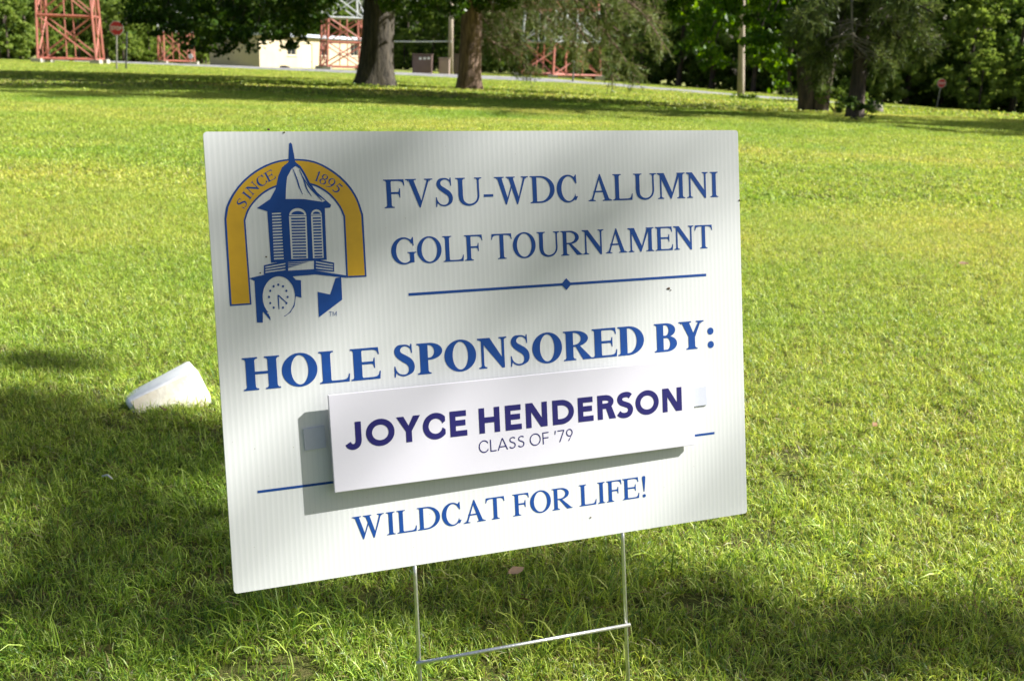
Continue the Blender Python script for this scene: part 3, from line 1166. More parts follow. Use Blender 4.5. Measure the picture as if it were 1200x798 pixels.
def smooth_poly(p, n=4):
    return [tuple(q) for q in spline([(x, y) for x, y in p], n)]


outer = [(50, 690)] + smooth_poly(OUT[1:13]) + [(606, 571), (524, 575)]
inner = smooth_poly(INN[1:12])
lay.append(('b', outer + inner + [(138, 684)]))
o2 = [(57, 683), (36, 337)] + smooth_poly([(44, 287), (70, 235), (113, 182), (171, 138), (240, 108), (310, 99), (390, 108), (460, 143), (519, 193), (560, 252), (584, 320)]) + [(599, 565), (530, 568)]
i2 = smooth_poly([(519, 325), (500, 283), (461, 235), (414, 203), (372, 189), (310, 181), (238, 199), (187, 224), (147, 261), (120, 299), (106, 340)]) + [(131, 678)]
lay.append(('g', o2 + i2))
# steeple
lay.append(('b', [(291, 30), (297, 25), (303, 33), (316, 104), (337, 121), (356, 150), (376, 190), (405, 228), (462, 279), (458, 290), (432, 293), (300, 305), (205, 306), (160, 292), (214, 255), (236, 214), (247, 160), (262, 126), (288, 105)]))
lay.append((None, [(283, 165), (300, 134), (317, 121), (335, 132), (351, 158), (367, 193), (400, 236), (438, 262), (428, 267), (350, 255), (277, 255), (278, 212)]))
for cr in ([(306, 132, 2), (322, 172, 5), (332, 205, 5), (346, 236, 2)], [(332, 135, 2), (350, 175, 5), (362, 212, 5), (382, 244, 2)], [(345, 160, 1), (372, 205, 4), (425, 262, 3)]):
    lay += [('b', q) for q in stroke(cr, 5)]
lay.append(('b', [(202, 303), (436, 290), (444, 502), (217, 514)]))
for k in range(16):
    y = 312 + k * 12.2
    lay.append((None, [(221 + k * .55, y), (258 + k * .75, y - 2), (258 + k * .75, y + 4), (221 + k * .55, y + 6)]))
lay.append((None, arc(326, 322, 35, 30, 180, 360, 18)))
lay.append(('b', arc(326, 318, 26, 14, 180, 360, 14)))
lay.append((None, [(290, 325), (362, 324), (368, 496), (300, 499)]))
for k in range(14):
    y = 332 + k * 12
    lay.append(('b', [(299 + k * .55, y), (356 + k * .4, y - 1), (356 + k * .4, y + 5.5), (299 + k * .55, y + 6.5)]))
lay.append((None, arc(402, 320, 22, 23, 180, 360, 14)))
lay.append(('b', arc(402, 316, 15, 10, 180, 360, 12)))
lay.append((None, [(380, 323), (424, 322), (432, 494), (388, 496)]))
for k in range(14):
    y = 330 + k * 12
    lay.append(('b', [(387 + k * .55, y), (420 + k * .5, y - 1), (420 + k * .5, y + 5.5), (387 + k * .55, y + 6.5)]))
lay.append(('b', [(188, 524), (282, 505), (395, 499), (474, 514), (474, 551), (395, 545), (285, 552), (188, 562)]))
for k in range(3):
    lay.append((None, [(194, 530 + k * 10), (276, 515 + k * 12), (276, 520 + k * 12), (194, 535 + k * 10)]))
    lay.append((None, [(400, 508 + k * 12), (470, 520 + k * 10), (470, 525 + k * 10), (400, 513 + k * 12)]))
lay.append((None, [(287, 512), (392, 506), (392, 540), (287, 546)]))
for k in range(3):
    lay.append(('b', [(287, 514 + k * 8), (372 - k * 24, 510 + k * 8), (352 - k * 24, 515 + k * 8), (287, 519 + k * 8)]))
lay.append(('b', [(128, 577), (200, 560), (285, 548), (395, 545), (525, 566), (522, 575), (398, 562), (322, 568), (150, 588)]))
lay.append(('b', [(150, 586), (300, 564), (318, 583), (339, 585), (341, 656), (318, 650), (313, 690), (296, 716), (272, 733), (268, 728), (215, 748), (208, 726), (184, 714), (184, 757), (160, 757)]))
lay.append((None, arc(249, 652, 66, 83, 0, 360, 44)))
lay.append((None, [(200, 715), (268, 728), (262, 745), (216, 752), (214, 735)]))
lay.append(('b', [(184, 712), (215, 748), (208, 722)]))
for k in range(12):
    if k == 6:
        continue
    aa = math.radians(k * 30 - 90)
    lay.append(('b', arc(247 + 38 * math.cos(aa), 653 + 50 * math.sin(aa), 4.4, 5, 0, 360, 10)))
lay += [('b', q) for q in stroke([(246, 645, 4), (248, 675, 5), (250, 703, 3)], 2)]
lay += [('b', q) for q in stroke([(246, 645, 4), (262, 660, 5), (280, 676, 3)], 2)]
lay.append(('b', [(407, 632), (458, 643), (480, 576), (503, 572), (507, 664), (412, 736)]))
lay.append((None, [(402, 563), (478, 578), (458, 642), (402, 630)]))


def emblem_glyph(ch, cx, cy, size, ang, glyph, ink='b', wide=1.0):
    A, g = glyph(ch)
    s = size / (CAPH if glyph is not sans_thin else 700)
    ca, sa = math.cos(math.radians(ang)), math.sin(math.radians(ang))
    P, Q = [], []
    for k, p in g:
        q = []
        for x, y in p:
            X, Y = (x - A / 2) * s * wide, -(y - 331) * s
            q.append((cx + X * ca - Y * sa, cy + X * sa + Y * ca))
        (P if k > 0 else Q).append((ink if k > 0 else 'g', q))
    return [(ink if k > 0 else ('g' if ink == 'b' and glyph is reg else None), q) for (k, _), q in
            zip(g, [None] * 0)] if False else [(ink_, q_) for ink_, q_ in _ordered(g, P, Q)]


def _ordered(g, P, Q):
    P, Q = list(P), list(Q)
    return [P.pop(0) if k > 0 else Q.pop(0) for k, _ in g]


sans_thin = lambda c: sans_glyph(c, 70)
for ch, cx, cy, an in (('S', 99, 272, -60), ('I', 119, 240, -52), ('N', 142, 211, -46), ('C', 178, 182, -37), ('E', 212, 161, -28)):
    lay += emblem_glyph(ch, cx, cy, 41, an, reg, wide=1.1)
for ch, cx, cy, an in (('1', 407, 163, 20), ('8', 432, 175, 27), ('9', 461, 191, 34), ('5', 488, 211, 41)):
    lay += emblem_glyph(ch, cx, cy, 41, an, reg, wide=1.12)
ov, tris = resolve(lay)
bv = [board(255 + x / 3.4722, 160 + y / 3.4722) for x, y in ov]


def sub_mesh(name, tri, z, mat, parent):
    used = sorted({i for f in tri for i in f})
    mp_ = {i: k for k, i in enumerate(used)}
    vs_ = [(bv[i][0], bv[i][1], z) for i in used]
    fs_ = [tuple(mp_[i] for i in f[::-1]) for f in tri]
    return link(name, mesh_from(name, vs_, fs_), mat, parent)


sub_mesh('emblem_tower', tris['b'], INK, MAT['blue'], panel)
sub_mesh('emblem_arch', tris['g'], INK, MAT['gold'], panel)
board_text('trademark', 'TM', sans_thin, 700, (385.5, 370.7), (394.7, 370.2), (385.4, 365.4), MAT['blue'], 30, panel)
for px, py, r_ in ((314.5, 152.0, .0017), (783.5, 338.2, .0022), (786, 340, .0011), (866.5, 235, .0013), (312, 301, .0010), (305, 320, .0010), (333, 155.5, .0011), (692, 606, .0011), (640, 660, .001)):
    q = board(px, py)
    mb = MB()
    ring = [(q[0] + r_ * math.cos(a_) * random.uniform(.7, 1.3), q[1] + r_ * .7 * math.sin(a_) * random.uniform(.7, 1.3), INK * 1.6) for a_ in np.linspace(0, 6.28, 8)[:-1]]
    mb.add(ring + [(q[0], q[1], .0012)], [(i, (i + 1) % 7, 7) for i in range(7)])
    link('speck', mesh_from('speck', mb.v, mb.f), MAT['speck'], panel)

# --- hook tape and the sponsor name plate
for quad in (((354.8, 502.5), (379.5, 498.3), (382, 524.0), (357.3, 527.6)), ((806, 455.5), (826.6, 452.3), (828, 474.0), (808, 476.5))):
    q = ccw([board(*v) for v in quad])
    mb = MB()
    mb.add([(x, y, .0002) for x, y in q] + [(x, y, .0016) for x, y in q], [(3, 2, 1, 0), (4, 5, 6, 7), (0, 1, 5, 4), (1, 2, 6, 5), (2, 3, 7, 6), (3, 0, 4, 7)])
    link('hook_tape', mesh_from('hook_tape', mb.v, mb.f), MAT['velcro'], sign, MS)
# plate: its left end stands further off the board than its right end
GL, GR, PT = 0.0145, 0.0088, 0.004
pc = [board(384.6, 463.2, GL), board(811.2, 420.6, GR), board(814.8, 521.2, GR), board(392.4, 577.3, GL)]
xl = (pc[0][0] + pc[3][0]) / 2
xr = (pc[1][0] + pc[2][0]) / 2
ang = math.atan2(GL - GR, xr - xl)
MP = MS @ Matrix.Translation((xl, (pc[3][1] + pc[2][1]) / 2, GL)) @ Matrix.Rotation(ang, 4, 'Y')
MPn = np.array(MP)
Rp, Tp = MPn[:3, :3], MPn[:3, 3] + base


def plate_xy(px, py):
    d = Rp.T @ ray(px, py)
    o = Rp.T @ (CAM - Tp)
    q = o + d * (-o[2] / d[2])
    return np.array([q[0], q[1]])


pq = ccw([plate_xy(384.6, 463.2), plate_xy(811.2, 420.6), plate_xy(814.8, 521.2), plate_xy(392.4, 577.3)])
mb = MB()
mb.add([(x, y, 0) for x, y in pq] + [(x, y, -PT) for x, y in pq], [(0, 1, 2, 3), (7, 6, 5, 4)] + [(i, i + 4, (i + 1) % 4 + 4, (i + 1) % 4) for i in range(4)])
plate = mb.build('name_plate', MAT['plate'], sign, matrix=MP, bevel=0.0006)
sans_b = lambda c: sans_glyph(c, 156)
sans_l = lambda c: sans_glyph(c, 62)
board_text('plate_lettering', 'JOYCE HENDERSON', sans_b, 700, (405.3, 526.5), (799.2, 480.6), (403.5, 495.5), MAT['navy'], 12, plate, 200, conv=plate_xy)
board_text('plate_lettering', "CLASS OF '79", sans_l, 700, (561.6, 531.0), (671.5, 515.6), (560.9, 516.8), MAT['navy'], 20, plate, 220, conv=plate_xy)
# pads of hook tape between plate and board
for fx in (0.12, 0.5, 0.88):
    xx = xl + (xr - xl) * fx
    gap = GL + (GR - GL) * fx - PT
    yy = pc[3][1] + (pc[0][1] - pc[3][1]) * .5
    mb = MB()
    mb.box((xx, yy, gap / 2 + .0008), (.02, .03, gap))
    mb.build('standoff_pad', MAT['velcro'], sign, matrix=MS)

# --- wire stake
stake = link('wire_stake', None, None, sign)


def on_board_back(px, py):
    q = board(px, py, -THK / 2)
    return RS @ np.array([q[0], q[1], -THK / 2]) + TS


up_l, lo_l = on_board_back(485.6, 660), at(492.5, 798, 1.0)
upright = []
for (ax, ay), (bx, by) in (((486.0, 667), (492.3, 797)), ((729.5, 627), (736.0, 797))):
    p = on_board_back(ax, ay)
    d = np.array([0.03, -0.02, -1.0])
    # straight down in the photograph's direction of lean, to the soil
    best = None
    for yy in np.linspace(-0.12, 0.12, 49):
        q = at(bx, by, p[1] + yy)
        v = (q - p) / np.linalg.norm(q - p)
        sc_ = abs(v[1] - 0.01)
        if best is None or sc_ < best[0]:
            best = (sc_, v)
    v = best[1]
    foot_ = p + v * ((p[2] + 0.03) / -v[2])
    upright.append((p, v, foot_))
    bend = p + RS @ np.array([0, 0.012, 0])
    top = p + RS @ np.array([0, 0.15, 0])
    mb = MB()
    mb.tube([foot_, p - (p - foot_) / np.linalg.norm(p - foot_) * .008, bend], 0.0022, 8)
    mb.build('upright', MAT['wire'], stake, smooth=True)


def on_upright(u, py):
    p, v, f_ = u
    for s in np.linspace(0, 0.4, 2001):
        w = p + v * s
        c = C3.T @ (w - CAM)
        if 399 + F * c[1] / c[2] > py:
            return w
    return f_


a_, b_ = on_upright(upright[0], 774), on_upright(upright[1], 730.5)
dv = (b_ - a_) / np.linalg.norm(b_ - a_)
off = np.array([0.0010, -0.0033, 0])
mb = MB()
mb.tube([a_ + off - dv * .004, b_ + off + dv * .004], 0.0022, 8)
mb.build('crossbar', MAT['wire'], stake, smooth=True)


# ------------------------------------------------------------------ things lying on the lawn
def fallen_leaf(px, py, size, mat, label, rot):
    g0 = ground(px, py)
    mb_ = MB()
    outline = [(-1, 0, 0), (-.6, .33, .1), (-.1, .46, .16), (.3, .34, .1), (.62, .25, .02), (1, .02, .12), (.55, -.3, .05), (.2, -.36, .12), (-.2, -.48, .2), (-.65, -.3, .12)]
    R_ = np.array(Matrix.Rotation(rot, 3, 'Z') @ Matrix.Rotation(0.5, 3, 'X'))
    pts = [R_ @ (np.array(p) * size) for p in outline] + [R_ @ np.array([0, 0, -0.05 * size])]
    mb_.add([p + np.array([g0[0], g0[1], g0[2] + 0.030]) for p in pts], [(i, (i + 1) % 10, 10) for i in range(10)])
    root = mb_
    o = mb_.build('fallen_leaf', MAT[mat], smooth=True)
    return tag(o, label, 'leaf')


fallen_leaf(604, 692, 0.016, 'drypale', 'pale pinkish dry leaf on the grass under the sign', 0.7)
fallen_leaf(191, 496, 0.018, 'dry', 'rusty brown dry leaf in the shade below the white plastic box', 2.2)
fallen_leaf(1023, 515, 0.015, 'dry', 'orange brown dry leaf on the sunlit grass to the right of the sign', 1.0)
fallen_leaf(1128, 318, 0.024, 'dry', 'curled brown leaf far out on the sunny lawn', 0.2)
fallen_leaf(612, 728, 0.012, 'dry', 'small dark brown leaf near the wire crossbar', 2.8)

# white scrap
g0 = ground(128, 575)
mb = MB()
mb.tube([g0 + np.array([-.011, 0, .024]), g0 + np.array([.0, -.003, .028]), g0 + np.array([.009, -.005, .021])], [.0018, .0020, .0016], 7)
tag(mb.build('paper_scrap', MAT['white'], smooth=True), 'tiny rolled white paper scrap on the shaded grass', 'litter')

# white plastic box lying tilted: lit edge on top, grimy side towards the viewer
D0 = float(ground(195, 479)[1])
bxp = tag(empty('plastic_box', ground(195, 467)), 'white plastic box with a grimy beige side lying tilted in the grass', 'box')
DA, DB = D0, D0 + 0.085
face = [at(146.5, 471, DA - .03), at(230.5, 431, DA + .055), at(247, 463, DA + .05), at(252, 485, DA + .03), at(160, 490, DA - .045)]
back = [at(141.5, 464.5, DB + .0), at(221.5, 421, DB + .075), at(234, 452, DB + .07), at(236, 470, DB + .05), at(150, 480, DB - .03)]
mb = MB()
nf = len(face)
mb.add(face + back, [tuple(range(nf)), tuple(range(2 * nf - 1, nf - 1, -1))] + [(i, i + nf, (i + 1) % nf + nf, (i + 1) % nf) for i in range(nf)])
body = mb.build('shell', MAT['plastic'], bxp, bevel=0.011, smooth=True)
cen = sum(face) / nf
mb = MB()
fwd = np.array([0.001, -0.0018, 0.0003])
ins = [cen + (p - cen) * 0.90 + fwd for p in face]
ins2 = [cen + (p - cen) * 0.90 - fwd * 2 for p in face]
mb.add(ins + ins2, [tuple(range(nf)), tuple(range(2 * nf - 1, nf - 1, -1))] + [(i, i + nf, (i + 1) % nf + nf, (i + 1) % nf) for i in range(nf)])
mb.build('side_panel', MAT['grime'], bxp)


# ------------------------------------------------------------------ trees
def leaf_mesh(name, cen, size, mat, tint, flat=0.5, seed=1, aspect=0.62):
    r = np.random.default_rng(seed)
    n_ = len(cen)
    nn = r.normal(0, 1, (n_, 3))
    nn[:, 2] = nn[:, 2] * (1 - flat * .3) + flat
    nn /= np.linalg.norm(nn, axis=1)[:, None]
    tv = r.normal(0, 1, (n_, 3))
    u = np.cross(nn, tv)
    u /= np.linalg.norm(u, axis=1)[:, None]
    w = np.cross(nn, u)
    s = (size * r.uniform(.6, 1.35, n_))[:, None]
    V = np.stack([cen - u * s * .5, cen - w * s * aspect * .5 + nn * s * .1 - u * s * .06, cen + u * s * .5, cen + w * s * aspect * .5 + nn * s * .1 - u * s * .06], 1).reshape(-1, 3)
    b = (np.arange(n_) * 4)[:, None]
    T = np.concatenate([b + np.array([[0, 1, 2]]), b + np.array([[0, 2, 3]])], 0)
    c = np.repeat(tint, 4)[:, None] * np.ones((1, 3))
    me = fast_mesh(name, V, T, c)
    me.materials.append(mat)
    return me


def needle_mesh(name, roots, dirs, length, wid, mat, tint, seed=1):
    r = np.random.default_rng(seed)
    n_ = len(roots)
    tv = r.normal(0, 1, (n_, 3))
    s = np.cross(dirs, tv)
    s /= np.linalg.norm(s, axis=1)[:, None]
    L = (length * r.uniform(.6, 1.3, n_))[:, None]
    V = np.stack([roots - s * wid, roots + s * wid, roots + dirs * L + s * wid * .3, roots + dirs * L - s * wid * .3], 1).reshape(-1, 3)
    Fq_ = (np.arange(n_) * 4)[:, None] + np.array([[0, 1, 2, 3]])
    c = np.repeat(tint, 4)[:, None] * np.ones((1, 3))
    me = fast_mesh(name, V, Fq_, c)
    me.materials.append(mat)
    return me


def cloud(blobs, per, r, shell=0.45):
    """blobs: (centre, radii). Leaves in sub-clumps so that the outline is uneven and gaps stay open"""
    out, tint = [], []
    for c, rad, w in blobs:
        n_ = max(4, int(per * w))
        k = max(3, n_ // 38)
        d = r.normal(0, 1, (k, 3))
        d /= np.linalg.norm(d, axis=1)[:, None]
        sub = np.array(c) + d * (r.uniform(shell, 1.0, k) ** .6)[:, None] * np.array(rad)
        idx = r.integers(0, k, n_)
        sp = np.mean(rad) * r.uniform(.12, .30, k)[idx]
        p = sub[idx] + r.normal(0, 1, (n_, 3)) * sp[:, None] * np.array([1, 1, .6])
        out.append(p)
        tint.append(np.clip(r.uniform(.25, .75, k)[idx] + r.normal(0, .16, n_), 0, 1))
    return np.concatenate(out), np.concatenate(tint)


def trunk_mb(base_, top, r0, r1, flare=1.5, k=18, lean_pts=None, seed=0):
    r = np.random.default_rng(seed)
    base_, top = np.array(base_), np.array(top)
    H_ = np.linalg.norm(top - base_)
    pts, rad = [], []
    zs = np.concatenate([[-0.25, 0, .08, .2, .4, .7, 1.1], np.linspace(1.6, H_, 10)])
    mb_ = MB()
    ring = []
    ph = r.uniform(0, 6.28, 4)
    for z in zs:
        f = max(z, 0) / H_
        c = base_ + (top - base_) * (z / H_) + np.array([.05 * math.sin(z * .7 + ph[0]), .05 * math.sin(z * .6 + ph[1]), 0]) * min(1, max(z, 0) / 2)
        rr = r0 + (r1 - r0) * f
        fl = 1 + (flare - 1) * math.exp(-max(z, 0) / .35)
        for j in range(k):
            a_ = 2 * math.pi * j / k
            lob = 1 + .16 * (fl - 1) / max(flare - 1, .01) * math.sin(5 * a_ + ph[2]) + .05 * math.sin(3 * a_ + z * 1.3 + ph[3])
            ring.append(c + rr * fl * lob * np.array([math.cos(a_), math.sin(a_), 0]))
    fs = []
    for i in range(len(zs) - 1):
        for j in range(k):
            p, q = i * k + j, i * k + (j + 1) % k
            fs.append((p, q, q + k, p + k))
    fs.append(tuple((len(zs) - 1) * k + j for j in range(k)))
    mb_.add(ring, fs)
    return mb_


def limb(mb_, a_, b_, r0, r1, r, sag=0.3, k=6, seg=6):
    a_, b_ = np.array(a_, float), np.array(b_, float)
    L = np.linalg.norm(b_ - a_)
    pts = []
    for i in range(seg + 1):
        t = i / seg
        p = a_ + (b_ - a_) * t + np.array([0, 0, sag * L * 4 * t * (1 - t) * .5])
        if 0 < i < seg:
            p = p + r.normal(0, .03 * L, 3)
        pts.append(p)
    mb_.tube(pts, list(np.linspace(r0, r1, seg + 1)), k)
    return pts


# --- big tree with the low crown (left of centre)
r = np.random.default_rng(11)
T1 = ground(441, 103)
d1 = T1[1]
k1 = d1 / F
big = tag(empty('shade_tree', T1), 'big broad-leaved tree with thick dark trunk and low drooping crown', 'tree')
trunk_mb(T1, T1 + np.array([.1, 0.2, 9]), 19.0 * k1, 12 * k1, 1.38, 22, seed=3).build('trunk', MAT['bark'], big, smooth=True)
blobs = []
# drooping outer crown, left side: lower edge follows the photograph
edge = [(158, 14), (170, 30), (184, 36), (200, 34), (222, 46), (240, 56), (258, 58), (276, 52), (298, 56), (318, 48), (338, 54), (352, 30), (372, 14), (388, 0)]
for x, y in edge:
    for k_ in range(3):
        yy = y - 9 - k_ * 15 + r.uniform(-4, 4)
        dep = d1 + r.uniform(-5.5, 2.0)
        blobs.append((at(x + r.uniform(-8, 8), yy, dep), (.42, .55, .30), 1.0))
for x, y in ((470, 8), (492, 14), (515, 18), (534, 12), (478, -8), (505, -6), (460, 2), (404, -12), (575, 8), (590, 2)):
    blobs.append((at(x, y - 4, d1 + r.uniform(-3, 2)), (.36, .5, .26), .7))
crown_low = len(blobs)
for k_ in range(560):
    th, ph = r.uniform(0, 2 * math.pi), r.uniform(0, 1)
    rad = 9.3 * math.sqrt(ph)
    z = r.uniform(2.9, 12.5)
    lim = 9.3 * math.sqrt(max(0, 1 - ((z - 6) / 7.5) ** 2))
    if rad > lim or rad * math.cos(th) > 4.6:
        continue
    blobs.append((T1 + np.array([rad * math.cos(th) - .3, rad * math.sin(th) * 1.5 + 3.8, z]), (1.2, 1.2, .8), 1.0))
cen, tn = cloud(blobs[:crown_low], 330, r)
cen2, tn2 = cloud(blobs[crown_low:], 250, r)
lsz = np.concatenate([np.full(len(cen), .125), np.full(len(cen2), .24)])
link('crown', leaf_mesh('crown', np.concatenate([cen, cen2]) - T1, lsz, MAT['leaf'], np.concatenate([tn, tn2]), .4, 5), None, big)
mb = MB()
for c, _, _ in blobs[:crown_low:2] + blobs[crown_low::4]:
    z0 = r.uniform(2.6, 6.0)
    limb(mb, T1 + np.array([0, 0, z0]), c, .07, .012, r, .35)
mb.build('limbs', MAT['bark'], big, smooth=True)
tag(big.children[-1], kind=None)

# --- conifer right of it, long drooping boughs to the right
r = np.random.default_rng(12)
T2 = ground(549.5, 106)
d2 = T2[1]
k2 = d2 / F
pine = tag(empty('conifer', T2), 'conifer with pinkish sunlit trunk and long drooping boughs', 'tree')
trunk_mb(T2, T2 + np.array([.0, 0.1, 12]), 13.0 * k2, 6 * k2, 1.18, 18, seed=4).build('trunk', MAT['bark2'], pine, smooth=True)
mbb = MB()
roots, dirs, tn = [], [], []


def bough(pts, r0, needles, spread, r, rr=.01):
    """a main twig line with side sprays carrying needles"""
    S = spline(pts, 6)
    mbb.tube(S, list(np.linspace(r0, rr, len(S))), 6)
    n_ = needles
    ti = r.uniform(.08, 1, n_ // 16)
    for t in ti:
        i = min(int(t * (len(S) - 1)), len(S) - 2)
        p = S[i]
        ax = S[i + 1] - S[i]
        ax /= np.linalg.norm(ax)
        sd = r.normal(0, 1, 3)
        sd -= ax * (sd @ ax)
        sd /= np.linalg.norm(sd)
        dv_ = ax * r.uniform(.2, .9) + sd * .8 + np.array([0, 0, -.35])
        dv_ /= np.linalg.norm(dv_)
        L = spread * r.uniform(.35, 1.0) * (1.1 - .55 * t)
        tt_ = r.uniform(.15, 1, 16)[:, None]
        q = p + dv_ * L * tt_ + np.array([0, 0, -.18]) * L * tt_ ** 2
        nd = dv_ * .7 + r.normal(0, .6, (16, 3))
        nd /= np.linalg.norm(nd, axis=1)[:, None]
        roots.append(q)
        dirs.append(nd)
        base_t = r.uniform(.2, .8)
        tn.append(np.clip(base_t + r.normal(0, .12, 16), 0, 1))
        mbb.tube([p, p + dv_ * L], [.007, .003], 4, False)


for (x0, y0), (x1, y1), (x2, y2), dd in (((590, -40), (660, 5), (716, 42), -1), ((600, -30), (690, 10), (752, 62), -2.5), ((610, -60), (720, -15), (776, 34), -1.5),
                                         ((640, -50), (740, 5), (782, 58), -2.8), ((600, -15), (650, 30), (690, 66), 0), ((580, -20), (625, 20), (650, 52), 1),
                                         ((650, -20), (715, 45), (748, 98), -2.0), ((600, -40), (690, -5), (740, 20), -3.2), ((575, 0), (600, 30), (612, 56), 1.5),
                                         ((640, -10), (690, 50), (724, 92), -1.0), ((620, -60), (730, -30), (788, 8), -2), ((560, 10), (585, 40), (592, 66), 1.8),
                                         ((560, 30), (600, 62), (626, 84), .8), ((640, 0), (668, 40), (676, 78), 0.5)):
    p0 = T2 + np.array([0.1, dd * .1, 2.5 + r.uniform(0, 1.6)])
    bough([p0, at(x0, y0, d2 + dd * .5), at(x1, y1, d2 + dd), at(x2, y2, d2 + dd * 1.3)], .05, 2300, .95, r)
for k_ in range(34):
    th = r.uniform(0, 6.28)
    z = r.uniform(3.6, 10.5)
    L = 5.2 * (1 - z / 12.5) + .6
    if math.cos(th) > .25 and z < 8:
        continue
    p0 = T2 + np.array([0, 0, z])
    e = np.array([math.cos(th), math.sin(th), 0])
    bough([p0, p0 + e * L * .5 + np.array([0, 0, .2]), p0 + e * L + np.array([0, 0, -.5])], .04, 900, 1.0, r)
mbb.build('boughs', MAT['bark2'], pine)
roots, dirs, tn = np.concatenate(roots), np.concatenate(dirs), np.concatenate(tn)
link('needles', needle_mesh('needles', roots - T2, dirs, .13, .011, MAT['needle'], tn), None, pine)

# --- maple with bright hanging leaves, dark forked trunk
r = np.random.default_rng(13)
T3 = ground(953, 131)
d3 = T3[1]
k3 = d3 / F
maple = tag(empty('maple_tree', T3), 'bright leaved maple with dark double trunk and branches hanging over the road', 'tree')
for dx, tp_, sd in ((-8 * k3, np.array([-1.0, .3, 8]), 5), (6 * k3, np.array([.9, -.2, 8]), 6)):
    trunk_mb(T3 + np.array([dx, 0, 0]), T3 + np.array([dx, 0, 0]) + tp_, 8.5 * k3, 5 * k3, 1.25, 14, seed=sd).build('trunk', MAT['bark3'], maple, smooth=True)
blobs = []
for x, y, n_ in ((800, 8, 2), (806, 26, 1), (815, 42, 1), (826, 20, 2), (822, 56, .8), (834, 66, .7), (842, 40, 1.1), (846, 10, 1.6), (856, 2, .8), (886, 16, 1.0), (886, 50, .9),
                 (888, 66, .7), (900, 34, 1.2), (904, 58, .7), (915, 12, 1.4), (922, 40, 1), (930, 60, .6), (936, 20, 1.3), (908, 86, .25), (912, 92, .2), (832, 84 - 14, .4),
                 (950, 30, 1), (958, 8, 1.2), (980, 8, .8), (918, 76, .3), (812, -8, 1.5), (850, -12, 1.5), (890, -8, 1.5), (925, -10, 1.5), (1032, 8, .8), (1050, 20, .7), (1066, 8, .7), (1078, 30, .5), (1062, 42, .4)):
    blobs.append((at(x, y, d3 + r.uniform(-4, 1.5)), (.30, .42, .24), n_ * .75))
nlow = len(blobs)
for k_ in range(130):
    th = r.uniform(0, 6.28)
    z = r.uniform(2.8, 9.5)
    rad = math.sqrt(r.random()) * 4.2 * math.sqrt(max(0.05, 1 - ((z - 4.5) / 5) ** 2))
    blobs.append((T3 + np.array([rad * math.cos(th) - .8, rad * math.sin(th), z]), (.85, .85, .6), 1.2))
cen, tn = cloud(blobs, 280, r)
link('crown', leaf_mesh('crown', cen - T3, np.where(cen[:, 2] - T3[2] > 3.2, .19, .12), MAT['maple'], tn, .3, 6), None, maple)
mb = MB()
for c, _, _ in blobs[::2]:
    limb(mb, T3 + np.array([r.uniform(-.5, .5), 0, r.uniform(2.2, 5.0)]), c, .05, .010, r, .3)
mb.build('limbs', MAT['bark3'], maple, smooth=True)

# --- pine right of it with a hanging dead branch
r = np.random.default_rng(14)
T4 = ground(1001, 139)
d4 = T4[1]
k4 = d4 / F
pine2 = tag(empty('pine_tree', T4), 'tall straight pine with reddish trunk and grey dead twigs hanging down', 'tree')
trunk_mb(T4, T4 + np.array([.05, .1, 12]), 8.2 * k4, 5 * k4, 1.35, 16, seed=8).build('trunk', MAT['bark3'], pine2, smooth=True)
mbb = MB()
roots, dirs, tn = [], [], []
for (x1, y1), (x2, y2), dd in (((960, 20), (930, 40), -1), ((975, 30), (950, 52), .5), ((970, 8), (938, 22), -2), ((985, 40), (962, 66), -.5), ((1030, 30), (1058, 48), -1), ((1040, 10), (1082, 30), -1.5),
                               ((1030, 48), (1050, 70), .6), ((975, 58), (945, 76), .8), ((1050, 0), (1095, 16), -2), ((1020, 60), (1042, 84), 0), ((1060, 30), (1092, 58), -.6), ((980, 70), (960, 90), 1)):
    p0 = T4 + np.array([0, 0, 1.9 + r.uniform(0, 1.5)])
    bough([p0, at(x1, y1 - 14, d4 + dd * .6), at(x2, y2, d4 + dd)], .03, 1500, .62, r)
for k_ in range(36):
    th = r.uniform(0, 6.28)
    z = r.uniform(3.0, 11)
    L = 3.8 * (1 - z / 13.5) + .6
    p0 = T4 + np.array([0, 0, z])
    e = np.array([math.cos(th), math.sin(th), 0])
    bough([p0, p0 + e * L * .5 + np.array([0, 0, .15]), p0 + e * L + np.array([0, 0, -.3])], .03, 800, .85, r)
mbb.build('boughs', MAT['bark3'], pine2)
roots, dirs, tn = np.concatenate(roots), np.concatenate(dirs), np.concatenate(tn)
link('needles', needle_mesh('needles', roots - T4, dirs, .12, .010, MAT['needle'], tn, 3), None, pine2)
mb = MB()
D = d4 - .9
mb.tube([at(1003, -30, d4 - .3), at(998, 5, D), at(998.5, 30, D), at(1000, 52, D)], [.022, .018, .016, .012], 6)
for k_ in range(30):
    s = at(999.5 + r.uniform(-1, 1), r.uniform(22, 56), D)
    L_ = r.uniform(.12, .5)
    e1_ = s + np.array([r.choice([-1, 1]) * L_ * r.uniform(.3, .8), r.normal(0, .15), r.uniform(-.16, .03)])
    e2_ = e1_ + np.array([r.normal(0, .1), r.normal(0, .1), -r.uniform(.02, .16)])
    mb.tube([s, e1_, e2_], [.007, .005, .003], 4, False)
    for q_ in range(2):
        mb.tube([e1_, e1_ + np.array([r.normal(0, .13), r.normal(0, .1), r.uniform(-.14, .05)])], [.004, .002], 4, False)
mb.tube([T4 + np.array([.1, 0, 3.2]), at(1052, -4, D), at(1058, 20, D), at(1073, 45, D - .3)], [.03, .02, .015, .006], 5)
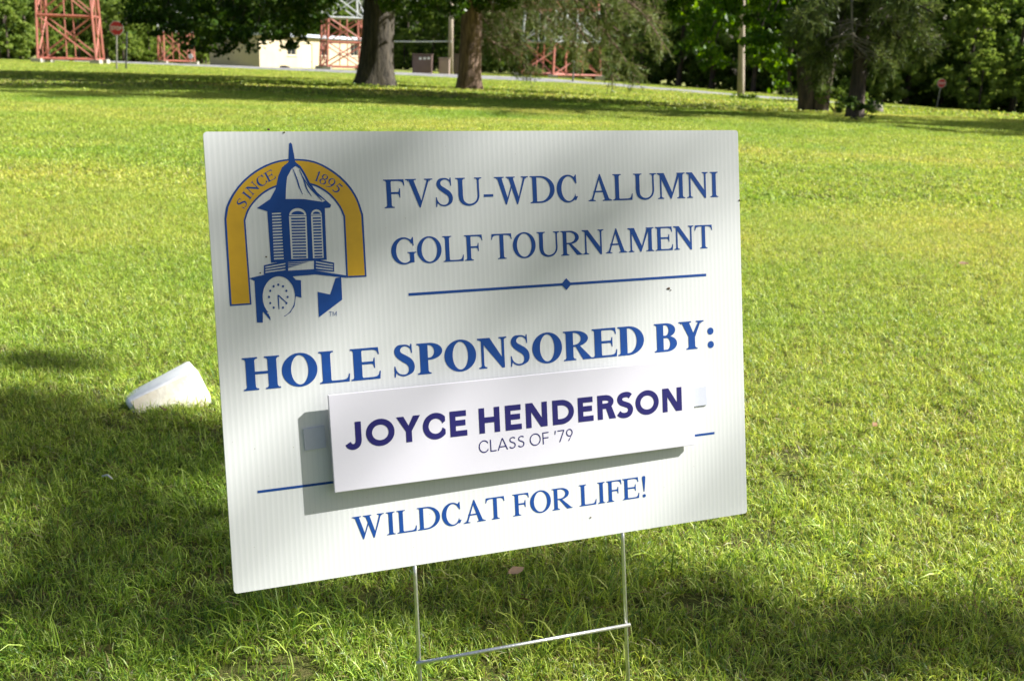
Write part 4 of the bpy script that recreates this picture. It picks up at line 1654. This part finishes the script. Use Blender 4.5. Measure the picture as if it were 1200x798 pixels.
for k_ in range(14):
    s = at(1025 + r.uniform(0, 35), 12 + r.uniform(-4, 22), D)
    e = s + np.array([r.normal(0, .3), r.normal(0, .2), r.uniform(-.3, .1)])
    mb.tube([s, e], [.007, .003], 4, False)
mb.build('dead_branch', MAT['dead'], pine2)


# --- low shrubs and the boulder at the foot of the pine
def shrub(px, py, w_, h_, label, n_=900, seed=0, mat='wood_a', leaf=.06, name='shrub'):
    r_ = np.random.default_rng(seed)
    g_ = ground(px, py)
    o = tag(empty(name, g_), label, 'shrub')
    bl = [(g_ + np.array([r_.uniform(-.5, .5) * w_, r_.uniform(-.4, .4) * w_, h_ * r_.uniform(.35, .8)]), (w_ * .28, w_ * .28, h_ * .3), 1) for _ in range(8)]
    c_, t_ = cloud(bl, n_ / 8, r_, .2)
    c_[:, 2] = np.maximum(c_[:, 2], g_[2] + .02)
    link('foliage', leaf_mesh('foliage', c_ - g_, leaf, MAT[mat], t_, .3, seed), None, o)
    m_ = MB()
    for c0, _, _ in bl:
        m_.tube([g_ + np.array([r_.uniform(-.1, .1), 0, -.03]), (g_ + c0) / 2 + r_.normal(0, .03, 3), c0], [.012, .008, .004], 5)
    m_.build('stems', MAT['bark3'], o)
    return o


shrub(980, 134, .75, .5, 'low leafy shrub between the maple and the pine', 1300, 3)
shrub(1004, 142, .45, .36, 'small shrub in front of the pine trunk', 700, 4, 'wood_b')
shrub(868, 118, .9, .22, 'tuft of growth round the foot of the utility pole', 500, 5, 'wood_a', .07)
shrub(927, 123, .9, .55, 'wispy weed clump beside the road edge', 160, 6, 'wood_a', .06)


def boulder(px, py, rx, rz, label, seed=0):
    r_ = np.random.default_rng(seed)
    g_ = ground(px, py)
    b_ = bmesh.new()
    bmesh.ops.create_icosphere(b_, subdivisions=3, radius=1)
    nz = r_.normal(0, 1, (6, 3)) * 2
    for v in b_.verts:
        p = np.array(v.co)
        f = 1 + .14 * sum(math.sin(p @ q + i) for i, q in enumerate(nz)) / 2
        v.co = Vector((p[0] * rx * f, p[1] * rx * .8 * f, p[2] * rz * f + rz * .55))
    me = bpy.data.meshes.new('boulder')
    b_.to_mesh(me)
    b_.free()
    for p in me.polygons:
        p.use_smooth = True
    o = link('boulder', me, MAT['rock'])
    o.location = g_
    return tag(o, label, 'rock')


boulder(1023, 133, .17, .15, 'rounded grey boulder beside the pine trunk', 2)


# --- trees out of frame to the right whose crowns dapple the lawn and the sign
def shade_tree(base_, targets, height_blobs, label, seed, leaf=.10, mat='leaf', per=210, trunk_r=.3, name='lawn_tree'):
    r_ = np.random.default_rng(seed)
    o = tag(empty(name, base_), label, 'tree')
    bl = []
    for (t_, rad, dist, w_) in targets:
        bl.append((np.array(t_) + SUN * dist, (rad, rad, rad * .75), w_))
    bl += height_blobs
    top = base_ + np.array([-1.0, 0, 8.5])
    trunk_mb(base_, top, trunk_r, trunk_r * .5, 1.4, 16, seed=seed).build('trunk', MAT['bark'], o, smooth=True)
    c_, t_ = cloud(bl, per, r_, .1)
    link('crown', leaf_mesh('crown', c_ - base_, leaf, MAT[mat], t_, .2, seed), None, o)
    m_ = MB()
    nt_ = len(targets)
    for c0, _, _ in bl[nt_:]:
        limb(m_, base_ + (top - base_) * r_.uniform(.5, 1), c0, .04, .006, r_, .15, 5)
    if nt_:                       # fine twigs run from clump to neighbouring clump, one limb carries them
        Q = np.array([b_[0] for b_ in bl[:nt_]])
        done = [int(np.argmin(Q[:, 1]))]
        limb(m_, base_ + (top - base_) * .9, Q[done[0]], .06, .012, r_, .15, 6)
        left = [i for i in range(nt_) if i not in done]
        while left:
            D_ = np.linalg.norm(Q[left][:, None] - Q[done][None], axis=2)
            i_, j_ = np.unravel_index(np.argmin(D_), D_.shape)
            m_.tube([Q[done[j_]], (Q[done[j_]] + Q[left[i_]]) / 2 + r_.normal(0, .03, 3), Q[left[i_]]], [.006, .0045, .003], 4)
            done.append(left.pop(i_))
    m_.build('limbs', MAT['bark'], o, smooth=True)
    return o


def bpt(px, py):
    q = board(px, py)
    return RS @ np.array([q[0], q[1], 0]) + TS


tg = []
DD = 12.5
for px, py, rad, n_ in ((700, 168, .05, 9), (755, 182, .05, 9), (470, 180, .05, 12), (390, 250, .06, 10), (350, 300, .06, 10),
                        (600, 280, .06, 10), (630, 325, .06, 10), (560, 380, .06, 11), (620, 400, .06, 11), (690, 385, .05, 7), (285, 610, .045, 8), (872, 560, .05, 12), (330, 225, .05, 9), (405, 325, .05, 9), (455, 265, .05, 9), (275, 430, .05, 8), (300, 330, .05, 7), (840, 200, .04, 6)):
    tg.append((bpt(px, py), rad, DD + rng.uniform(-1.5, 2.0), n_ * .5 / 210.0))
for px, py, rad, w_ in ((30, 512, .13, 1.5), (85, 514, .13, 1.5), (140, 516, .12, 1.4), (190, 515, .11, 1.3), (240, 512, .10, 1.1), (20, 545, .14, 1.1), (90, 548, .14, 1.1), (160, 548, .12, .9), (225, 545, .10, .7), (55, 438, .10, .45), (5, 430, .1, .45), (-40, 500, .2, 1.6), (30, 620, .16, .9), (20, 590, .12, .7), (110, 590, .12, .7), (250, 600, .1, .5), (150, 690, .12, .6), (220, 705, .1, .5), (20, 690, .14, .8), (320, 705, .1, .5), (400, 715, .09, .4), (480, 700, .1, .5), (50, 738, .08, .5), (130, 732, .08, .5), (215, 738, .08, .45), (290, 735, .07, .4),
                        (110, 640, .15, .8), (180, 650, .12, .5), (60, 700, .12, .5), (200, 600, .1, .4), (240, 650, .1, .5), (520, 670, .12, .7), (600, 680, .12, .7), (670, 665, .12, .7), (660, 740, .12, .8),
                        (720, 700, .1, .6), (780, 740, .13, .9), (840, 720, .12, .8), (900, 740, .13, .9), (960, 765, .13, 1), (1040, 775, .14, 1), (1120, 750, .15, 1), (1180, 765, .16, 1), (1080, 730, .1, .6), (820, 780, .14, .9)):
    tg.append((ground(px, py), rad, DD + rng.uniform(-2, 2.5), w_ * (1.1 if py < 570 else .36 if px < 300 else .25)))
hb = []
r = np.random.default_rng(21)
for k_ in range(50):
    q = np.array([11 + r.normal(0, 2.2), -6.5 + r.normal(0, 2.0), 7.5 + r.normal(0, 1.8)])
    hb.append((q, (.9, .9, .6), 1.2))
shade_tree(np.array([11.5, -3.5, 0.0]), tg, hb, 'broad-leaved tree outside the picture shading the sign', 31)

# two more out on the right whose shade crosses the far lawn
for bx, by, seed, lab in ((15.5, 17.3, 41, 'broad-leaved tree right of the lawn shading the slope by the far stop sign'), (20.5, 35.0, 42, 'broad-leaved tree right of the lawn shading the road verge')):
    r = np.random.default_rng(seed)
    b0 = np.array([bx, by, float(terrain(bx, by))])
    hb = []
    for k_ in range(70):
        th, z = r.uniform(0, 6.28), r.uniform(3.0, 6.8 if seed == 41 else 10)
        rad = math.sqrt(r.random()) * (3.2 if seed == 41 else 4.3) * math.sqrt(max(.05, 1 - ((z - 5.5) / 5) ** 2))
        hb.append((b0 + np.array([rad * math.cos(th), rad * math.sin(th), z]), (.9, .9, .65), 1.3))
    shade_tree(b0, [], hb, lab, seed, .2, 'leaf', 150)


# --- the wood behind: individual trees, three crown models shared among them
def wood_proto(seed, h_, rx, low, n_, leaf, mat, conif=False):
    r_ = np.random.default_rng(seed)
    bl = []
    for k_ in range(70):
        z = low + (h_ - low) * r_.random() ** .9
        f = (z - low) / (h_ - low)
        lim = rx * ((1 - f) ** .8 + .08 if conif else math.sqrt(max(.04, 1 - (2 * f - .75) ** 2 / 1.6)))
        th = r_.uniform(0, 6.28)
        rad = lim * math.sqrt(r_.uniform(.3, 1))
        bl.append((np.array([rad * math.cos(th), rad * math.sin(th), z]), (rx * .22, rx * .22, rx * .15), 1))
    c_, t_ = cloud(bl, n_ / 70, r_, .2)
    c_[:, 2] = np.maximum(c_[:, 2], .1)
    return leaf_mesh('crown', c_, leaf, MAT[mat], t_, .35, seed)


P_MESH = [wood_proto(51, 13, 4.6, .5, 7000, .42, 'wood_a'), wood_proto(52, 15, 4.2, .8, 7000, .40, 'wood_b'), wood_proto(53, 12, 4.8, 2.6, 6500, .42, 'wood_b'),
          wood_proto(54, 14, 3.4, .6, 7000, .36, 'wood_a', True), wood_proto(55, 13, 4.8, .4, 9000, .55, 'wood_sunlit'), wood_proto(56, 14, 3.6, .4, 9000, .5, 'wood_sunlit', True)]
tk = trunk_mb((0, 0, 0), (.2, .1, 9), .24, .12, 1.3, 10, seed=9)
TK = mesh_from('trunk', tk.v, tk.f)
TK.materials.append(MAT['bark3'])
LAB = ['fresh green round-crowned tree', 'dark green tall leafy tree', 'dark tree with bare lower trunk', 'slender green tapering tree']


def place(px):
    """what the stretch of wood stands behind or beside"""
    for lim, words in ((30, 'left of the large red tower'), (125, 'behind the large red tower'), (235, 'behind the small red tower'), (435, 'behind the cream building'), (560, 'behind the brown cabinets'),
                       (780, 'behind the drooping conifer'), (930, 'behind the wooden utility pole'), (1040, 'behind the maple and the pine'), (1140, 'behind the far stop sign')):
        if px < lim:
            return words
    return 'behind the dark sign back'


GRP = ['fresh green trees of the wood', 'dark leafy trees of the wood', 'bare-trunked trees of the wood', 'slender trees of the wood']
r = np.random.default_rng(61)
spots = []


def edge_depth(px):
    """how far the wood's edge stands off along the picture"""
    return float(np.interp(px, [-200, 0, 60, 140, 240, 430, 520, 640, 760, 900, 1000, 1100, 1200, 1400], [120, 128, 140, 150, 172, 186, 182, 150, 112, 104, 104, 104, 100, 95]))


for row, (dd, step, kinds) in enumerate(((0, 3.6, (0, 1, 3, 0)), (6, 4.2, (1, 2, 0, 1)), (13, 5.0, (1, 2, 1, 1)), (22, 6.0, (1, 1, 0, 1)))):
    px = -160.0
    while px < 1380:
        dep = edge_depth(px) + dd + r.uniform(-1.5, 1.5)
        kind = kinds[r.integers(0, 4)]
        if row == 0 and 770 < px < 960:
            kind = 2
        if row == 0 and (px < 60 or px > 1030):
            kind = (0, 3)[r.integers(0, 3) // 2]
        spots.append((px, dep, kind))
        px += step * r.uniform(.8, 1.25) * F / dep
spots = [(a_, b_, c_, r.uniform(.85, 1.2)) for a_, b_, c_ in spots]
# young trees and bushes standing out in the sun along the wood's edge
for lo_, hi_, step in ((-90, 60, 4.2), (95, 245, 5.0), (440, 530, 4.5), (1020, 1330, 3.4), (1035, 1345, 3.8), (60, 250, 6)):
    px = lo_
    while px < hi_:
        dep = edge_depth(px) - r.uniform(3, 12)
        if not (1062 < px < 1128 and dep < 108) and not (1165 < px < 1215 and dep < 106):
            spots.append((px, dep, 0 if r.random() < .75 else 3, r.uniform(.38, .7)))
        px += step * r.uniform(.8, 1.3) * F / dep
for px, dep, kind, s in spots:
    g_ = on_ground(px, dep)
    o = empty('wood_tree', g_, r.uniform(0, 6.28))
    o.scale = (s, s, s * r.uniform(.9, 1.15))
    if s < .72:
        tag(o, ('young bushy fresh green tree before the wood ' if kind == 0 else 'young slender tree before the wood ') + place(px), 'tree', ('young bushy trees before the wood' if kind == 0 else 'young slender trees before the wood'))
    else:
        tag(o, LAB[kind] + ' of the wood ' + place(px), 'tree', GRP[kind])
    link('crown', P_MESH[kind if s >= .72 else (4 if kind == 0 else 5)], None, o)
    link('trunk', TK, None, o)


# undergrowth closing the foot of the wood
US = []
for sd in (71, 72, 73):
    r_ = np.random.default_rng(sd)
    bl = [(np.array([r_.uniform(-1.6, 1.6), r_.uniform(-.9, .9), r_.uniform(.3, 1.9)]), (.6, .6, .45), 1) for _ in range(16)]
    c_, t_ = cloud(bl, 75, r_, .1)
    c_[:, 2] = np.maximum(c_[:, 2], .05)
    US.append(leaf_mesh('foliage', c_, .3, MAT['wood_b' if sd != 72 else 'wood_a'], t_, .3, sd))
for row, (dd, lo_, hi_) in enumerate(((1.5, -120, 1330), (10, -120, 1330), (19, -120, 1330))):
    px = lo_
    while px < hi_:
        dep = edge_depth(px) + dd + r.uniform(-1, 1)
        k_ = int(r.integers(0, 3))
        o = empty('wood_shrub', on_ground(px, dep), r.uniform(-.4, .4))
        s = r.uniform(.8, 1.35)
        o.scale = (s, s, s * r.uniform(.8, 1.2))
        tag(o, ('dark leafy shrub at the foot of the wood ' if k_ != 1 else 'fresh green leafy shrub at the foot of the wood ') + place(px), 'shrub', ('dark undergrowth of the wood' if k_ != 1 else 'fresh undergrowth of the wood'))
        link('foliage', US[k_], None, o)
        px += 3.3 * s * F / dep


# ------------------------------------------------------------------ lattice towers
def tower(px, depth, width, rz, bands, label, panels=5, ph=3.6, taper=.055, foot_h=.35):
    g_ = on_ground(px, depth)
    o = tag(empty('lattice_tower', g_), label, 'tower', 'lattice towers in front of the wood')
    ca, sa = math.cos(rz), math.sin(rz)
    z0 = float(g_[2])

    def corner(i, z):
        w_ = width / 2 * (1 - taper * z / ph)
        x, y = ((-1, -1), (1, -1), (1, 1), (-1, 1))[i]
        return g_ + np.array([(x * ca - y * sa) * w_, (x * sa + y * ca) * w_, foot_h + z])
    th = .11
    for i in range(4):
        c0 = corner(i, 0)
        gz = float(terrain(c0[0], c0[1]))
        m_ = MB()
        m_.box((c0[0], c0[1], (gz - .2 + c0[2]) / 2), (.8, .8, c0[2] - gz + .2))
        m_.build('footing', MAT['concrete'], o)
        for k in range(panels):
            m_ = MB()
            m_.tube([corner(i, k * ph), corner(i, (k + 1) * ph)], [th, th], 4)
            m_.build('leg', MAT[bands[k]], o)
    for k in range(panels + 1):
        for i in range(4):
            a0, b0 = corner(i, k * ph), corner((i + 1) % 4, k * ph)
            m_ = MB()
            m_.tube([a0, b0], [th * .85] * 2, 4)
            m_.build('crossbar', MAT[bands[min(k, panels - 1)]], o)
            if k < panels:
                a1, b1 = corner(i, (k + 1) * ph), corner((i + 1) % 4, (k + 1) * ph)
                mid_ = (a0 + b0 + a1 + b1) / 4
                for s0, s1 in ((a0, b1), (b0, a1)):
                    m_ = MB()
                    m_.tube([s0, s1], [th * .62] * 2, 4)
                    m_.build('brace', MAT[bands[k]], o)
                if k < 2:
                    m_ = MB()
                    m_.tube([(a0 + b0) / 2, (a1 + b1) / 2], [th * .5] * 2, 4)
                    m_.build('strut', MAT[bands[k]], o)
    return o


tower(86, 97, 4.6, .22, ['red', 'red', 'red', 'grey', 'grey'], 'red lattice tower standing behind the stop sign and thin dark post', ph=3.5)
tower(208, 138, 3.6, .5, ['red', 'grey', 'grey', 'red', 'red'], 'small red lattice tower beside the end of the cream building', ph=3.4)
tower(403, 112, 4.0, .35, ['red', 'red', 'grey', 'grey', 'red'], 'red lattice tower in front of the cream building windows', ph=2.3)
tower(655, 96, 4.9, .6, ['red', 'grey', 'red', 'red', 'grey'], 'red and grey lattice tower on white footings behind the drooping conifer boughs', ph=2.6)

# ------------------------------------------------------------------ cream building
A0 = on_ground(305, 118)
B0 = on_ground(428, 150)
wv = (B0 - A0)[:2]
BL = float(np.linalg.norm(wv))
wv = wv / BL
brz = math.atan2(wv[1], wv[0])
bz = float(min(A0[2], B0[2])) - .1
BDEP = 5.6
hall = tag(empty('cream_building', (A0[0], A0[1], bz), brz), 'low cream building with white roof edge and dark windows', 'building')
WH = float(A0[2]) - bz + 3.35
ID = Matrix.Identity(4)


def along(px):
    d = ray(px, 70)
    k = d[0] / d[1]
    return (k * A0[1] - A0[0]) / (wv[0] - k * wv[1])


def wall_with_openings(x0, x1, z0, z1, y, op, thick=.3):
    xs = sorted({x0, x1, *[v for o in op for v in o[:2]]})
    m_ = MB()
    for a_, b_ in zip(xs[:-1], xs[1:]):
        hit = [o for o in op if o[0] <= a_ + 1e-6 and b_ <= o[1] + 1e-6]
        segs = [(z0, z1)]
        for o in hit:
            segs = [(z0, o[2]), (o[3], z1)]
        for s0, s1 in segs:
            if s1 - s0 > .02:
                m_.box(((a_ + b_) / 2, y + thick / 2, (s0 + s1) / 2), (b_ - a_, thick, s1 - s0))
    return m_


gz = float(A0[2]) - bz
op = [(along(a_), along(b_), gz + 1.25, gz + 2.75) for a_, b_ in ((337, 347.5), (375, 385.5), (411, 420))]
op.append((along(355), along(366), 0.02, gz + 2.55))
wall_with_openings(0, BL, 0, WH, 0, op).build('wall', MAT['wall'], hall, matrix=ID)
for c_, d_ in (((.15, BDEP / 2, WH / 2), (.3, BDEP - .62, WH)), ((BL - .15, BDEP / 2, WH / 2), (.3, BDEP - .62, WH)), ((BL / 2, BDEP - .15, WH / 2), (BL, .3, WH))):
    m_ = MB()
    m_.box(c_, d_)
    m_.build('wall', MAT['wall'], hall, matrix=ID)
m_ = MB()
m_.box((BL / 2, BDEP / 2, WH + .09), (BL + .8, BDEP + .8, .17))
rf_ = m_.build('roof', MAT['roof'], hall, matrix=ID)
for c_, d_ in (((BL / 2, -.45, WH + .05), (BL + .96, .08, .36)), ((-.45, BDEP / 2 + .02, WH + .05), (.08, BDEP + .8, .36))):
    m_ = MB()
    m_.box(c_, d_)
    m_.build('fascia', MAT['roofw'], rf_, matrix=ID)
for x0, x1, z0, z1 in op[:3]:
    m_ = MB()
    m_.box(((x0 + x1) / 2, .16, (z0 + z1) / 2), (x1 - x0, .02, z1 - z0))
    w_ = m_.build('window', MAT['glass'], hall, matrix=ID)
    m_ = MB()
    t_ = .08
    for c_, d_ in (((x0 + t_ / 2, (z0 + z1) / 2), (t_, z1 - z0)), ((x1 - t_ / 2, (z0 + z1) / 2), (t_, z1 - z0)), (((x0 + x1) / 2, z0 + t_ / 2), (x1 - x0 - 2 * t_, t_)), (((x0 + x1) / 2, z1 - t_ / 2), (x1 - x0 - 2 * t_, t_)),
                   (((x0 + x1) / 2, (z0 + z1) / 2), (t_ * .7, z1 - z0 - 2 * t_))):
        m_.box((c_[0], .11, c_[1]), (d_[0], .07, d_[1]))
    m_.build('frame', MAT['trim'], w_, matrix=ID)
    m_ = MB()
    m_.box(((x0 + x1) / 2, -.04, z0 - .05), (x1 - x0 + .2, .16, .08))
    m_.build('sill', MAT['trim'], w_, matrix=ID)
x0, x1, z0, z1 = op[3]
for a_, b_ in ((x0, (x0 + x1) / 2 - .01), ((x0 + x1) / 2 + .01, x1)):
    m_ = MB()
    m_.box(((a_ + b_) / 2, .14, (z0 + z1) / 2), (b_ - a_, .06, z1 - z0))
    dr_ = m_.build('door', MAT['trim'], hall, matrix=ID)
    m_ = MB()
    m_.box((b_ - .15, .08, z0 + 1.05), (.05, .06, .16))
    m_.build('handle', MAT['darkpost'], dr_, matrix=ID)
# dish on the roof
dq = A0 + np.array([wv[0], wv[1], 0]) * along(352) + np.array([-wv[1], wv[0], 0]) * 1.4
BD, zt = float(dq[1]) - 1.4, bz + WH + .17
dish = tag(empty('roof_dish', (dq[0], BD + 1.5, zt)), 'grey curved aerial dish on the cream building roof', 'dish')
m_ = MB()
cxd, czd = dq[0], zt + 1.0
ringp = []
for i in range(5):
    rr = .85 * (i + 1) / 5
    for j in range(16):
        an_ = 2 * math.pi * j / 16
        ringp.append((cxd + rr * math.cos(an_), BD + 1.2 + .35 * (rr / .85) ** 2 * -1, czd + rr * math.sin(an_)))
fs_ = [tuple(range(16))]
for i in range(4):
    for j in range(16):
        a_, b_ = i * 16 + j, i * 16 + (j + 1) % 16
        fs_.append((a_, b_, b_ + 16, a_ + 16))
m_.add(ringp, fs_)
m_.build('reflector', MAT['grey'], dish)
m_ = MB()
m_.tube([(cxd, BD + 1.5, zt), (cxd, BD + 1.4, czd)], .05, 6)
m_.build('mast', MAT['grey'], dish)


# ------------------------------------------------------------------ stop signs
def octagon(R_):
    return [(R_ * math.cos(math.pi / 8 + i * math.pi / 4), R_ * math.sin(math.pi / 8 + i * math.pi / 4)) for i in range(8)]


def stop_sign(px_base, py_base, depth, px_top, cy_top, rad, label, back=False, name='stop_sign'):
    g_ = on_ground(px_base, depth)
    o = tag(empty(name, g_), label, 'sign')
    c = at(px_top, cy_top, depth)
    m_ = MB()
    top = c + np.array([0, .06, rad * .8])
    m_.tube([g_ + np.array([0, .06, -.2]), top], .042, 6)
    m_.build('post', MAT['steel'], o)
    m_ = MB()
    oc = octagon(rad)
    m_.add([(c[0] + x, c[1], c[2] + z) for x, z in oc] + [(c[0] + x, c[1] + .012, c[2] + z) for x, z in oc],
           [tuple(range(8)), tuple(range(15, 7, -1))] + [(i, i + 8, (i + 1) % 8 + 8, (i + 1) % 8) for i in range(8)])
    pl = m_.build('plate', MAT['darkpost'] if back else MAT['white'], o)
    if back:
        return o
    m_ = MB()
    m_.add([(c[0] + x * .93, c[1] - .006, c[2] + z * .93) for x, z in oc], [tuple(range(8))])
    m_.build('red_face', MAT['stop'], pl)
    out, x0, x1 = text_run('STOP', lambda ch: sans_glyph(ch, 120), 30)
    W_ = rad * 1.45
    s = W_ / (x1 - x0)
    vs_, fs_ = [], []
    for gl in out:
        ov_, tr_ = resolve([(1 if k > 0 else None, p) for k, p in gl])
        b = len(vs_)
        vs_ += [(c[0] + (v[0] - x0) * s - W_ / 2 - g_[0], c[1] - .012 - g_[1], c[2] + (v[1] - 350) * s * 1.25 - g_[2]) for v in ov_]
        fs_ += [tuple(i + b for i in f) for f in tr_[1]]
    link('lettering', mesh_from('lettering', vs_, fs_), MAT['white'], pl)
    return o


stop_sign(137, 81, 58, 136.5, 33.5, .38, 'red stop sign on a grey post beside a thin dark post')
stop_sign(1101, 126, 94, 1103.5, 98.0, .38, 'red stop sign at the edge of the wood right of the pines')
stop_sign(1193, 129, 96, 1193, 113.5, .36, 'dark back of an octagonal sign against the shrubs', back=True)

m_ = MB()
g_ = on_ground(148.5, 62)
m_.tube([g_ + np.array([0, 0, -.2]), at(148.5, 39, 62)], .045, 6)
q = at(148.5, 39, 62)
m_.box(q + np.array([0, 0, .02]), (.12, .12, .05))
tag(m_.build('metal_post', MAT['darkpost']), 'thin dark metal post beside the stop sign', 'post')

# ------------------------------------------------------------------ poles, cable, cabinets, lamp
g_ = ground(868, 116.5)
up_ = tag(empty('utility_pole', g_), 'weathered wooden utility pole beside the road', 'pole')
topd = g_[1]
tp_ = at(869.7, 28, topd)
v = (tp_ - g_) / np.linalg.norm(tp_ - g_)
m_ = MB()
m_.tube([g_ - v * .3, g_ + v * 1, tp_, tp_ + v * 3.2], [4.3 * topd / F, 3.9 * topd / F, 3.2 * topd / F, 2.7 * topd / F], 12)
m_.build('shaft', MAT['pole'], up_, smooth=True)
m_ = MB()
m_.box(tp_ + v * 2.7 + np.array([0, -.16, 0]), (1.9, .1, .12))
m_.build('crossarm', MAT['pole'], up_)

g2 = on_ground(528, 88)
p2 = tag(empty('utility_pole', g2), 'thin brown pole between the cabinets and the conifer', 'pole')
m_ = MB()
m_.tube([g2 + np.array([0, 0, -.3]), at(529, -40, 88)], [.2, .16], 10)
m_.build('shaft', MAT['pole'], p2, smooth=True)
ctop = at(529, -36, 88)
m_ = MB()
m_.box(ctop, (1.6, .1, .12))
m_.build('crossarm', MAT['pole'], p2)
# cable from that pole past the tower towards the far left
m_ = MB()
c0, c1 = at(529, 49, 87.8), at(150, 9, 118)
pts = [c0 + (c1 - c0) * t + np.array([0, 0, -1.0 * 4 * t * (1 - t)]) for t in np.linspace(0, 1, 24)]
m_.tube(pts, .045, 5)
tag(m_.build('overhead_cable', MAT['grey']), 'pale overhead cable strung from the thin brown pole', 'cable')

for x0, x1, y0, y1, dep, mt, lab in ((483, 505.5, 64, 83, 84, 'box', 'tall brown metal cabinet with white stickers'), (514, 526, 69, 84, 85, 'boxp', 'low pinkish metal cabinet beside the thin pole'),
                                     (531.5, 540, 64, 84, 90, 'box', 'brown metal cabinet half hidden behind the conifer trunk')):
    a_, b_ = on_ground(x0, dep), on_ground(x1, dep)
    zt_ = at(x0, y0, dep)[2]
    zb_ = min(a_[2], b_[2])
    o = tag(empty('utility_cabinet', ((a_[0] + b_[0]) / 2, dep + .6, zb_)), lab, 'cabinet')
    m_ = MB()
    m_.box(((a_[0] + b_[0]) / 2, dep + .6, (zt_ + zb_) / 2 - .05), (b_[0] - a_[0], 1.2, zt_ - zb_ + .1))
    m_.build('housing', MAT[mt], o, bevel=.02)
    m_ = MB()
    m_.box(((a_[0] + b_[0]) / 2, dep + .58, zt_ + .03), (b_[0] - a_[0] + .1, 1.32, .06))
    m_.build('lid', MAT[mt], o)
    m_ = MB()
    m_.box(((a_[0] + b_[0]) / 2 + .02, dep - .015, (zt_ + zb_) / 2), (b_[0] - a_[0] - .12, .03, zt_ - zb_ - .2))
    dr_ = m_.build('door', MAT[mt], o)
    if 'stickers' in lab:
        for dx in (-.12, .2, .5):
            m_ = MB()
            m_.box(((a_[0] + b_[0]) / 2 + dx, dep - .034, zt_ - .28 + .06 * dx), (.2, .006, .16))
            m_.build('sticker', MAT['white'], dr_)

LD = 62
g_ = on_ground(671, LD)
lp = tag(empty('lamp_post', g_), 'slim grey lamp post with a white domed head', 'lamp')
m_ = MB()
hd = at(673.5, 55, LD)
m_.tube([g_ + np.array([0, 0, -.2]), hd], .05, 8)
m_.build('post', MAT['steel'], lp, smooth=True)
m_ = MB()
m_.tube([hd + np.array([0, 0, -.04]), hd + np.array([0, 0, .03]), hd + np.array([0, 0, .12]), hd + np.array([0, 0, .18])], [.12, .20, .17, .05], 12)
m_.build('lamp_head', MAT['white'], lp, smooth=True)

# small reflector disc on a stake by the road
g_ = on_ground(223.5, 108)
rfk = tag(empty('road_marker', g_), 'round white marker disc on a stake in front of the small tower', 'marker')
m_ = MB()
hd = at(223.5, 66.3, 108)
m_.tube([g_ + np.array([0, 0, -.1]), hd], .03, 6)
m_.build('stake', MAT['steel'], rfk)
m_ = MB()
m_.tube([hd + np.array([0, -.05, 0]), hd + np.array([0, .0, 0])], .23, 14)
m_.build('disc', MAT['white'], rfk)
# log on the verge in front of the building
a_, b_ = on_ground(330, 100), on_ground(339, 98)
m_ = MB()
m_.tube([a_ + np.array([0, 0, .16]), (a_ + b_) / 2 + np.array([0, 0, .17]), b_ + np.array([0, 0, .14])], [.15, .17, .14], 9)
tag(m_.build('fallen_log', MAT['bark3'], smooth=True), 'short dark log lying on the verge before the cream building', 'log')
